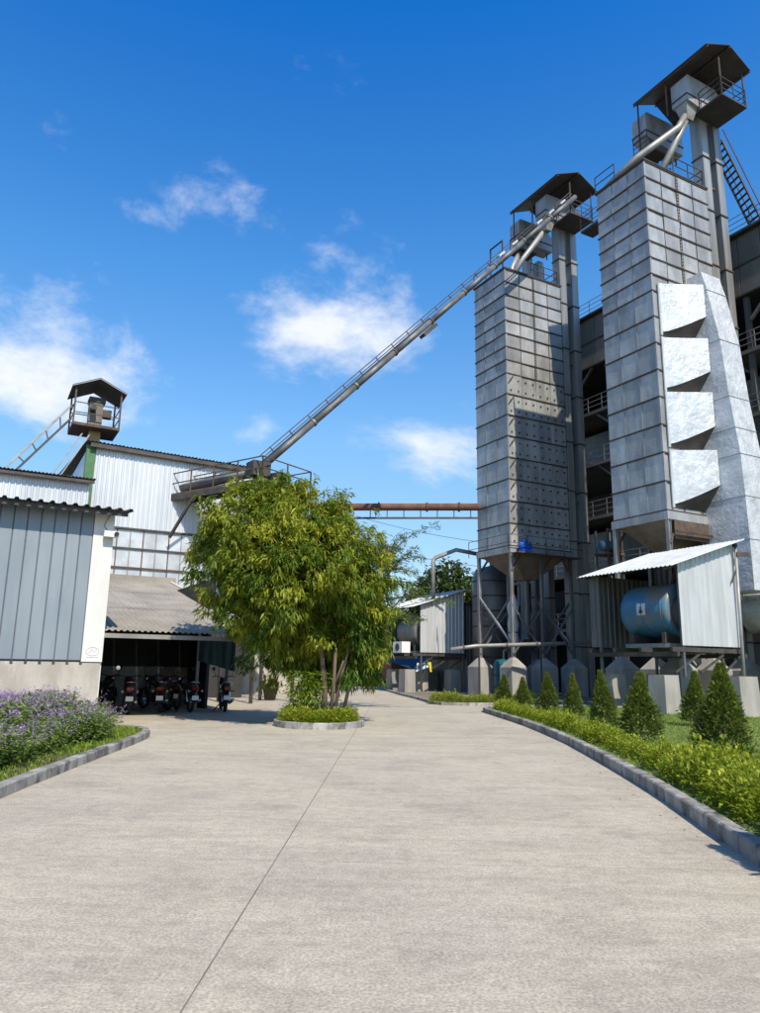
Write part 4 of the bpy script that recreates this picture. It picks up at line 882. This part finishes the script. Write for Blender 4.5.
for (u, v), rz, bd, lb in (((1.05, 2.55), 4, 'red_plastic', 'red motorcycle parked nearest the grey store wall'), ((2.2, 3.0), -8, 'red_plastic', 'dark red motorcycle, second from the grey store wall'),
                           ((3.2, 3.0), 16, 'black', 'black motorcycle, third from the grey store wall'), ((4.45, 3.05), 1, 'black', 'black motorcycle parked at the right end by the tarpaulin')):
    motorcycle(g2w(L0, u, v, 0), GROT + rad(rz) - rad(12), bd, lb)
motorcycle(g2w(L0, 2.75, 4.4, 0), GROT + rad(24), 'black', 'dark motorcycle in the second row behind the front ones')
motorcycle(g2w(L0, .4, 4.9, 0), GROT - rad(30), 'black', 'dark motorcycle deepest in the parking shed by the store wall')

# ------------------------------------------------------------------ plants
def tree_obj(name, label, loc, stems, crown_me, group=None, rot=0, cat='tree'):
    r = thing(name, label, cat, loc, rot, group)
    for pts, rs in stems: MB().path([(p[0] + random.uniform(-.05, .05), p[1], p[2]) for p in pts], [q * .78 for q in rs], 8).build('trunk', 'bark', r, True)
    if crown_me: link('crown', crown_me, r)
    return r
def ellipsoid_pts(ells, n, shell=.55):
    vol = np.array([e[3] * e[4] * e[5] for e in ells]); k = RNG.choice(len(ells), n, p=vol / vol.sum()); dd = rdir(n)
    rr = (shell ** 3 + (1 - shell ** 3) * RNG.random(n)) ** (1 / 3); E_ = np.array(ells)[k]
    return E_[:, :3] + dd * rr[:, None] * E_[:, 3:6], dd, rr
# main tree, clumps in metres relative to island centre
sc = 21.6 / 757
def pxe(px, py, rx, ry, dy=0, ryd=None): 
    return ((px - 382 - 0) * sc - ISL[0] - 0.02, dy, 1.65 + (666 - py) * sc * 1.03, rx * sc, (ryd or rx * .85) * sc, ry * sc)
ells = [pxe(262, 502, 26, 26), pxe(250, 535, 44, 38, -.2), pxe(292, 530, 46, 40, .2), pxe(228, 560, 32, 40, .1), pxe(325, 514, 20, 22, .1), pxe(335, 568, 44, 42, -.1), pxe(290, 580, 66, 48, -.5),
        pxe(237, 600, 22, 22, -.3), pxe(280, 625, 44, 34, -.1), pxe(358, 618, 30, 40, .5), pxe(330, 622, 44, 38, 1.0), pxe(205, 548, 14, 10), pxe(298, 652, 36, 22, 1.5), pxe(342, 655, 34, 20, 1.5), pxe(374, 596, 18, 34, .3), pxe(212, 575, 18, 26, .1), pxe(258, 640, 20, 18, .9), pxe(376, 628, 20, 28, 1.0), pxe(282, 658, 34, 18, 1.7), pxe(345, 668, 36, 16, 1.8)]
nb_, per = 600, 16; bpos, bdir, brr = ellipsoid_pts(ells, nb_, .72); bpos = bpos + bdir * RNG.normal(.08, .24, nb_)[:, None]
cpos = np.repeat(bpos, per, 0) + RNG.normal(0, 1, (nb_ * per, 3)) * [.17, .17, .15]; cdir = np.repeat(bdir, per, 0)
ip, idr, _ = ellipsoid_pts(ells, 350, .3); cpos = np.r_[cpos, ip]; cdir = np.r_[cdir, idr]; nc = len(cpos); kk = 9
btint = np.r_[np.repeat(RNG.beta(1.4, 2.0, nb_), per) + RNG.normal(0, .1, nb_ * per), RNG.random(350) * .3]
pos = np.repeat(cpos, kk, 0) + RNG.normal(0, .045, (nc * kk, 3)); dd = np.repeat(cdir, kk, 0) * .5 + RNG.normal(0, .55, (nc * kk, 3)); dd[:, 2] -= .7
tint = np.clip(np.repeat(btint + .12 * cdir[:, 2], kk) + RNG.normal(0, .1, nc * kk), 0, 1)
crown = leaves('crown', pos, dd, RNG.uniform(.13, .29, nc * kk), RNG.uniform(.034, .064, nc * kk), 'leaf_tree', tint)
st = [([(.15, .0, .0), (.12, 0, .9), (.0, 0, 2.0), (-.05, .05, 2.55)], [.13, .1, .085, .075]), ([(-.05, .05, 2.5), (-.3, .05, 3.4), (-.7, 0, 4.6), (-1.0, 0, 5.6)], [.075, .06, .045, .02]), ([(-.05, .05, 2.5), (.25, .1, 3.1), (.3, .1, 4.2), (.2, .1, 5.6)], [.075, .06, .045, .02]),
      ([(.32, -.15, 0), (.42, -.2, .9), (.4, -.22, 2.05)], [.085, .07, .06]), ([(.4, .1, 0), (.62, .15, 1.2), (.72, .15, 2.0), (.95, .1, 2.7), (1.0, .1, 3.6)], [.075, .06, .05, .045, .02]), ([(.42, -.2, 1.0), (.62, -.25, 1.7)], [.045, .035]),
      ([(0, 0, 2.4), (-1.2, .2, 3.6), (-2.0, .2, 4.3)], [.06, .04, .015]), ([(.3, .1, 3.0), (1.2, .3, 3.9), (1.6, .3, 4.6)], [.05, .035, .012])]
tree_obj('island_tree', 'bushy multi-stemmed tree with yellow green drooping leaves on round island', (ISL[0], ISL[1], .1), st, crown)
# leafy sapling at the foot of the tree
n = 1600; a = RNG.random((n, 3)); pos = np.c_[RNG.normal(-.38, .3, n), RNG.normal(.15, .3, n), .15 + RNG.random(n) * 1.25]; dd = np.c_[RNG.normal(0, 1, (n, 2)), RNG.normal(-.1, .5, n)]
s = thing('leafy_sapling', 'leafy green sapling growing at the foot of the island tree', 'plant', (ISL[0], ISL[1], .1), 0); link('foliage', leaves('foliage', pos, dd, RNG.uniform(.14, .24, n), RNG.uniform(.03, .05, n), 'leaf_bright', RNG.random(n) * .7), s)
for x, y in ((-.45, .1), (-.25, 0), (-.35, .25)): MB().path([(x, y, 0), (x + .05, y, .7), (x - .03, y, 1.3)], [.025, .02, .01], 6).build('stem', 'bark', s)
# feathery tree behind, on the right of the island tree
br = MB(); lp, ld = [], []
for k in range(34):
    a0 = RNG.uniform(0, 2 * math.pi); z0 = RNG.uniform(3.4, 6.3); ln = RNG.uniform(1.2, 2.6); e = RNG.uniform(.15, 1.1)
    if math.cos(a0) < -.2: ln *= .7
    p = Vector((0, 0, z0)); pts = [p]; 
    for q in range(5):
        e -= .13; p = p + Vector((math.cos(a0) * math.cos(e), math.sin(a0) * math.cos(e), math.sin(e))) * ln / 5; pts.append(p.copy())
        for w_ in range(44): lp.append(tuple(p + Vector(RNG.normal(0, .09, 3)))); ld.append((math.cos(a0) + RNG.normal(0, .8), math.sin(a0) + RNG.normal(0, .8), RNG.normal(.1, .5)))
    br.path(pts, [.035, .028, .022, .016, .01, .005], 5)
s = thing('feathery_tree', 'thin feathery tree with arching sprays right behind the island tree', 'tree', (.35, 29.0, 0), 0)
br.path([(-1.6, 0, 0), (-1.3, 0, 1.5), (-.5, 0, 3.4), (0, 0, 5.0), (0, 0, 6.4)], [.07, .06, .05, .04, .02], 8); br.build('trunk', 'bark', s, True)
n = len(lp); link('crown', leaves('crown', lp, ld, RNG.uniform(.1, .19, n), RNG.uniform(.028, .05, n), 'leaf_feather', RNG.random(n)), s)
# far trees
def far_crown(nc, ells):
    cpos, cdir, crr = ellipsoid_pts(ells, nc, .45); kk = 7
    pos = np.repeat(cpos, kk, 0) + RNG.normal(0, .16, (nc * kk, 3)); dd = np.repeat(cdir, kk, 0) * .6 + RNG.normal(0, .6, (nc * kk, 3)); dd[:, 2] -= .3
    return leaves('crown', pos, dd, RNG.uniform(.3, .55, nc * kk), RNG.uniform(.12, .22, nc * kk), 'leaf_far', np.clip(np.repeat(RNG.random(nc), kk) + .2 * np.repeat(cdir[:, 2], kk), 0, 1))
fcA = far_crown(1300, [(0, 0, 6.2, 3.2, 3.0, 2.2), (-1.6, .3, 4.8, 2.2, 2, 1.8), (1.9, -.2, 5.0, 2.0, 2, 1.7), (.4, 0, 8.0, 1.8, 1.8, 1.4)])
fcB = far_crown(1300, [(0, 0, 3.6, 3.0, 2.6, 2.4), (2.0, .2, 3.0, 2.0, 2, 1.9), (-2.2, 0, 3.2, 2.0, 2, 2.0), (0, 0, 5.6, 1.6, 1.6, 1.2)])
FT = [(7.6, 84, 1.45, 'A', 'tall dark tree rising behind the far shed roof'), (4.0, 92, .9, 'B', 'bushy tree behind the far shed left side'), (-2.5, 84, 1.0, 'B', 'dense green tree behind the scrap heap'), (-7.5, 88, 1.1, 'A', 'tree beyond the driveway bend, left of the scrap heap'),
      (-13, 92, 1.1, 'B', 'tree behind the yard wall, leftmost of the far trees'), (.8, 96, 1.0, 'A', 'tree behind the scrap heap, second row'), (14, 96, 1.2, 'A', 'tree hidden mostly behind the far tower legs')]
for x, y, k, t, lb in FT:
    s = thing('far_tree', lb, 'tree', (x, y, 0), random.uniform(0, 6), 'trees beyond the plant'); s.scale = (k, k, k)
    MB().path([(0, 0, 0), (.1, 0, 2), (0, 0, 4.5), (.1, 0, 6 if t == 'A' else 4)], [.25, .2, .14, .06], 8).build('trunk', 'bark', s, True); link('crown', fcA if t == 'A' else fcB, s)
# near dense greenery just behind the island tree on the right
fcC = far_crown(1500, [(0, 0, 2.6, 1.9, 1.6, 1.7), (-1.4, .2, 2.0, 1.4, 1.3, 1.4), (1.3, 0, 2.2, 1.3, 1.3, 1.4), (0, 0, 4.2, 1.1, 1.1, 1.0)])
for x, y, k, lb in ((-3.0, 66, 1.15, 'dark bushy shrub beyond the driveway bend, right of island trunk'), (-6.4, 70, 1.3, 'dark bushy shrub beyond the driveway bend, behind island trunk')):
    s = thing('bushy_shrub', lb, 'shrub', (x, y, 0), random.uniform(0, 6)); s.scale = (k, k, k); MB().path([(0, 0, 0), (0, 0, 2.4)], [.15, .06], 7).build('trunk', 'bark', s); link('crown', fcC, s)

# conifers
def conifer_mesh(n):
    t = RNG.random(n) ** .8; ang = RNG.uniform(0, 2 * math.pi, n); prof = .33 * (1 - t) ** 1.2 * (1 - .55 * np.exp(-t * 16)) + .015
    prof = prof * (1 + .16 * np.sin(ang * 3 + t * 9) + RNG.normal(0, .14, n)); rr = prof * (.35 + .65 * RNG.random(n) ** .4)
    pos = np.c_[rr * np.cos(ang), rr * np.sin(ang), .06 + t * .92]; dd = np.c_[np.cos(ang), np.sin(ang), .8 + 1.8 * t ** 3 + RNG.normal(0, .5, n)] + RNG.normal(0, .35, (n, 3))
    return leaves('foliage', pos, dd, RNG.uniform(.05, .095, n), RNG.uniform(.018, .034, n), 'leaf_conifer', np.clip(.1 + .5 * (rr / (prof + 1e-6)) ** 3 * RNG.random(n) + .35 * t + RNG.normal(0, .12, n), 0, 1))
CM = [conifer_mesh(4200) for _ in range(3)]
CON = [(5.95, 13.3, 1.66, 1.0, 'largest cone conifer in the row, nearest the camera'), (9.2, 22.2, 1.52, .95, 'pale thin cone conifer standing back on the lawn near the shed'), (5.92, 17.3, 1.48, 1.08, 'second cone conifer from the camera along the kerb'), (5.98, 20.2, 1.5, .98, 'third cone conifer from the camera along the kerb'),
       (6.25, 24.3, 1.38, .95, 'yellowish fourth cone conifer from the camera'), (6.0, 26.8, 1.4, 1.08, 'fifth cone conifer from the camera'), (5.66, 29.7, 1.2, 1.1, 'sixth cone conifer from the camera'), (5.25, 31.6, 1.28, 1.12, 'small cone conifer at the far end of the row'), (3.95, 6.0, 1.85, 1.0, 'cone conifer beside the nearest kerb, casting shadow on the driveway corner')]
for i, (x, y, hgt, wd, lb) in enumerate(CON):
    s = thing('conifer', lb, 'conifer', (x, y, .1), random.uniform(0, 6), 'young cone conifers along the right kerb'); wd *= random.uniform(.82, 1.02); s.scale = (hgt * wd, hgt * wd * random.uniform(.9, 1.1), hgt); s.rotation_euler.x = rad(random.uniform(-3, 3)); s.rotation_euler.y = rad(random.uniform(-3, 3))
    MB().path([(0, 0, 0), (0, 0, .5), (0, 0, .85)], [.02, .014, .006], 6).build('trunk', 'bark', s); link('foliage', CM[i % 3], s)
# golden low shrubs
def shrub_mesh(n, mat, L0_, L1, hgt=.42, wid=.34, uplift=.5):
    dd0 = rdir(n); dd0[:, 2] = np.abs(dd0[:, 2]); rr = (.25 + .75 * RNG.random(n) ** .5); lump = 1 + .18 * np.sin(dd0[:, 0] * 7 + 1) * np.cos(dd0[:, 1] * 6)
    pos = dd0 * rr[:, None] * lump[:, None] * [wid, wid, hgt] + [0, 0, .04]; dd = dd0 + RNG.normal(0, .6, (n, 3)); dd[:, 2] += uplift
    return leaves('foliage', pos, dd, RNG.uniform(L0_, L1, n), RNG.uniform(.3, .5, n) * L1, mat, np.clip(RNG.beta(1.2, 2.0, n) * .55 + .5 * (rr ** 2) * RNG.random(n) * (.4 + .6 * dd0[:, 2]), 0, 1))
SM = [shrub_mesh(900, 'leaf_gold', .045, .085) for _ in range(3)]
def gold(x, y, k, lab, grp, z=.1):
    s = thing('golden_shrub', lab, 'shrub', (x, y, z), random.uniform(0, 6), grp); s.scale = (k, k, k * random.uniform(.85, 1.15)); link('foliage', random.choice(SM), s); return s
hp_ = resample([(p[0] + .62, p[1]) for p in RK[:11]], .52)
lab1 = 'low golden green shrub in the clipped row behind the right kerb'
for q in hp_:
    if q.y > 3.2 and (q.y < 10 or random.random() < .96): gold(q.x + random.uniform(-.06, .1), q.y, random.uniform(.85, 1.3) if q.y < 11.5 else random.uniform(.66, .98), lab1, 'low golden shrubs along the right kerb')
hp2 = resample([(p[0] + 1.15, p[1]) for p in RK[:6]], .6)
for q in hp2:
    if 3.2 < q.y < 11: gold(q.x + random.uniform(-.08, .08), q.y, random.uniform(.8, 1.15), lab1, 'low golden shrubs along the right kerb')
for k in range(15):
    t = 2 * math.pi * k / 15; gold(ISL[0] + .86 * math.cos(t), ISL[1] + .98 * math.sin(t), random.uniform(.85, 1.0), 'golden green shrub ringing the foot of the island tree', 'golden shrubs on the tree island')
for k in range(12): gold(2.7 + k * .42, 34.75 + .06 * abs(k - 3) ** 1.5 + random.uniform(-.05, .05), random.uniform(.95, 1.15), 'golden green shrub in the short hedge before the far piers', 'golden shrubs by the far piers', .02)
for k in range(14): gold(-6 + k * .72, 63.5 + random.uniform(-.2, .2), 1.9, 'low green shrub in the hedge across the driveway bend', 'hedge shrubs across the bend', 0)
# flowering bed
def flower_mesh():
    ns = 46; base = RNG.normal(0, .16, (ns, 2)); lean = base * 1.3 + RNG.normal(0, .1, (ns, 2)); hh = RNG.uniform(.5, .88, ns); P, D, T, F, FD = [], [], [], [], []
    for i in range(ns):
        for t in np.linspace(.12, .95, 15):
            c = np.array([*(base[i] + lean[i] * t), hh[i] * t])
            for q in range(2): P.append(c + RNG.normal(0, .015, 3)); a = RNG.uniform(0, 6.28); D.append((math.cos(a), math.sin(a), RNG.normal(.25, .4))); T.append(RNG.random() * .6 + .35 * t)
        for t in np.linspace(.9, 1.12, 10):
            if i % 5 > 0 and RNG.random() < .85: F.append(np.array([*(base[i] + lean[i] * t), hh[i] * t]) + RNG.normal(0, .012, 3)); a = RNG.uniform(0, 6.28); FD.append((math.cos(a), math.sin(a), RNG.normal(.4, .4)))
    n = len(P); n2 = len(F)
    return leaves('foliage', P, D, RNG.uniform(.09, .17, n), RNG.uniform(.04, .065, n), 'leaf_flower', np.array(T)), leaves('blossom', F, FD, RNG.uniform(.035, .06, n2), RNG.uniform(.022, .035, n2), 'petal', RNG.random(n2))
FM = [flower_mesh() for _ in range(3)]
y = 6.5; cnt = 0
while y < 18.9:
    edge = -4.2 - (y - 6) * .09 - (1.0 if y < 15 else .85) - max(0, y - 16.6) * .42
    x = edge
    while x > -10.8 and cnt < 150:
        if x / y > -.66 or y > 14:
            s = thing('flowering_plant', 'purple spiked flowering plant in the left bed', 'flowering plant', (x + random.uniform(-.12, .12), y + random.uniform(-.12, .12), .1), random.uniform(0, 6), 'purple flowering plants in the left bed'); k = random.uniform(.78, 1.06) * (1.0 if x < edge - .6 else .72); s.scale = (k, k, k)
            f, b_ = random.choice(FM); link('foliage', f, s); link('blossom', b_, s); cnt += 1
        x -= .52 if x > edge - 1.2 else .75
    y += .5 if y > 12 else .62
# grass
def grass(name, label, poly_fn, n, h0, h1, z, mat='leaf_grass', box=(0, 1, 0, 1)):
    P = np.c_[RNG.uniform(box[0], box[1], n * 3), RNG.uniform(box[2], box[3], n * 3)]; P = P[[poly_fn(a, b_) for a, b_ in P]][:n]; n = len(P)
    dd = np.c_[RNG.normal(0, .5, (n, 2)), np.ones(n)]
    me = leaves(name, np.c_[P, np.full(n, z)], dd, RNG.uniform(h0, h1, n), RNG.uniform(.012, .022, n), mat, RNG.beta(1.5, 2, n), fold=0)
    o = link(name, me); tag(o, label, 'grass', None, 'stuff'); return o
def in_poly(poly):
    px = np.array(poly)
    def f(x, y):
        c = False; j = len(px) - 1
        for i in range(len(px)):
            if (px[i, 1] > y) != (px[j, 1] > y) and x < (px[j, 0] - px[i, 0]) * (y - px[i, 1]) / (px[j, 1] - px[i, 1]) + px[i, 0]: c = not c
            j = i
        return c
    return f
lawn_in = in_poly([lawn_poly[i] for i in range(0, len(lawn_poly) - 2, 4)] + lawn_poly[-3:])
grass('lawn_grass', 'short green grass of the lawn behind the right kerb', lambda x, y: lawn_in(x, y) and x / y < 1.6, 42000, .05, .11, .105, 'leaf_grass', (3.0, 15, 3, 33))
def strip(x, y):
    q = min((x - p.x) ** 2 + (y - p.y) ** 2 for p in kL); return q < (.85 if y < 16 else 1.5) ** 2
bed_in = in_poly([bed_poly[i] for i in range(0, len(bed_poly) - 2, 2)] + bed_poly[-3:])
grass('bed_grass', 'strip of bright grass along the left bed kerb', lambda x, y: strip(x, y) and bed_in(x, y) and (y > 13 or random.random() < .45), 9000, .05, .13, .1, 'leaf_bright', (-8, -4.2, 6, 19.2))

n = 150; t = RNG.uniform(0, 2 * math.pi, n); q = RNG.exponential(.9, n) + 1.5
P = np.c_[ISL[0] + q * np.cos(t), ISL[1] + q * np.sin(t) * 1.1, np.full(n, .006)]
k2 = 100; yy = RNG.uniform(7.5, 28, k2); P[:k2, 1] = yy; P[:k2, 0] = np.interp(yy, [p[1] for p in RK[:9]], [p[0] for p in RK[:9]]) - RNG.exponential(.22, k2) - .04
o = link('fallen_leaves', leaves('fallen_leaves', P, np.c_[RNG.normal(0, 1, (n, 2)), np.full(n, .12)], RNG.uniform(.025, .055, n), RNG.uniform(.01, .02, n), 'leaf_dry', RNG.random(n))); tag(o, 'scattered dry fallen leaves on the concrete along kerb and island', 'leaves', None, 'stuff')
# ------------------------------------------------------------------ far clutter by the bend
s = thing('scrap_skip', 'tilted rusty red scrap bin beside the far shed', 'skip', (1.5, 62, 0), rad(20))
MB().frustum((0, 0), 1.0, .9, 1.35, 1.2, .4, 1.7).build('bin_body', 'skip_red', s).rotation_euler = (0, rad(16), 0); MB().box(-1.2, 1.2, -.9, .9, .0, .35).build('bin_skid', 'steel_dark', s)
s = thing('covered_trailer', 'trailer under a blue and white tarpaulin beyond the scrap bin', 'trailer', (2.2, 66, 0), rad(15))
MB().prism([(-2.6, -1, 1.2), (-2.2, -1, 2.0), (-.4, -1, 3.0), (1.6, -1, 3.3), (2.4, -1, 2.4), (2.4, -1, 1.2)], (0, 2.0, 0)).build('blue_cover', 'tarp_blue', s); MB().prism([(-2.75, -1.04, 1.5), (-2.3, -1.04, 1.95), (.3, -1.04, 1.75), (.6, -1.04, 1.1)], (0, .03, 0)).build('white_cover', 'tarp_white', s)
MB().box(-2.5, 2.4, -.9, .9, .75, 1.15).build('trailer_bed', 'steel_dark', s)
for x in (-1.4, 1.5): MB().lathe([(0, -.12), (.38, -.12), (.42, -.06), (.42, .06), (.38, .12), (0, .12)], (x, -.95, .40), 'y', 16).build('wheel', 'rubber', s)
s = thing('green_car', 'dark green car half hidden behind the hedge across the bend', 'car', (-2.7, 67.5, 0), rad(8))
MB().prism([(-1.9, -.75, .35), (1.9, -.75, .35), (1.95, -.75, .8), (1.1, -.75, .95), (-1.5, -.75, 1.0), (-1.95, -.75, .85)], (0, 1.5, 0)).build('body', 'teal', s); MB().prism([(-1.4, -.65, .99), (.9, -.65, .95), (.3, -.65, 1.45), (-1.0, -.65, 1.48)], (0, 1.3, 0)).build('cabin', 'galv_dark', s)
for x in (-1.2, 1.2):
    for yy in (-.75, .75): MB().lathe([(0, -.1), (.28, -.1), (.32, 0), (.28, .1), (0, .1)], (x, yy, .32), 'y', 14).build('wheel', 'rubber', s)
s = thing('striped_parasol', 'folded blue and white striped cloth with yellow flag under the far shed', 'cloth', (3.1, 50.6, 0), GROT); s.scale = (.62, .62, .9)
for i in range(8): MB().prism([(-1.0 + i * .22, 0, 1.5 + .05 * i), (-.78 + i * .22, 0, 1.52 + .05 * i), (-.6 + i * .22, .1, 2.15), (-.78 + i * .22, .1, 2.13)], (0, .03, 0)).build('cloth_stripe', 'stripe_blue' if i % 2 else 'tarp_white', s)
MB().prism([(.2, -.05, 2.3), (.9, -.05, 2.2), (1.0, -.05, 1.5), (.75, -.05, 1.5), (.65, -.05, 1.95)], (0, .04, 0)).build('yellow_flag', 'yellow', s); MB().tube((-.9, .06, 0), (.8, .06, 2.4), .03, 8).build('pole', 'steel_dark', s)
for k, (z0, z1, lb) in enumerate(((13.8, 11.6, 'upper'), (11.6, 9.6, 'lower'))):
    pts = [(-2 + 12 * t, 60, z0 + (z1 - z0) * t - 1.2 * t * (1 - t)) for t in [i / 10 for i in range(11)]]
    o = MB().path(pts, .018, 5).build('power_line', 'black'); tag(o, '%s thin black overhead wire crossing the sky above the far shed' % lb, 'wire', None)
print('objects', len(bpy.data.objects))
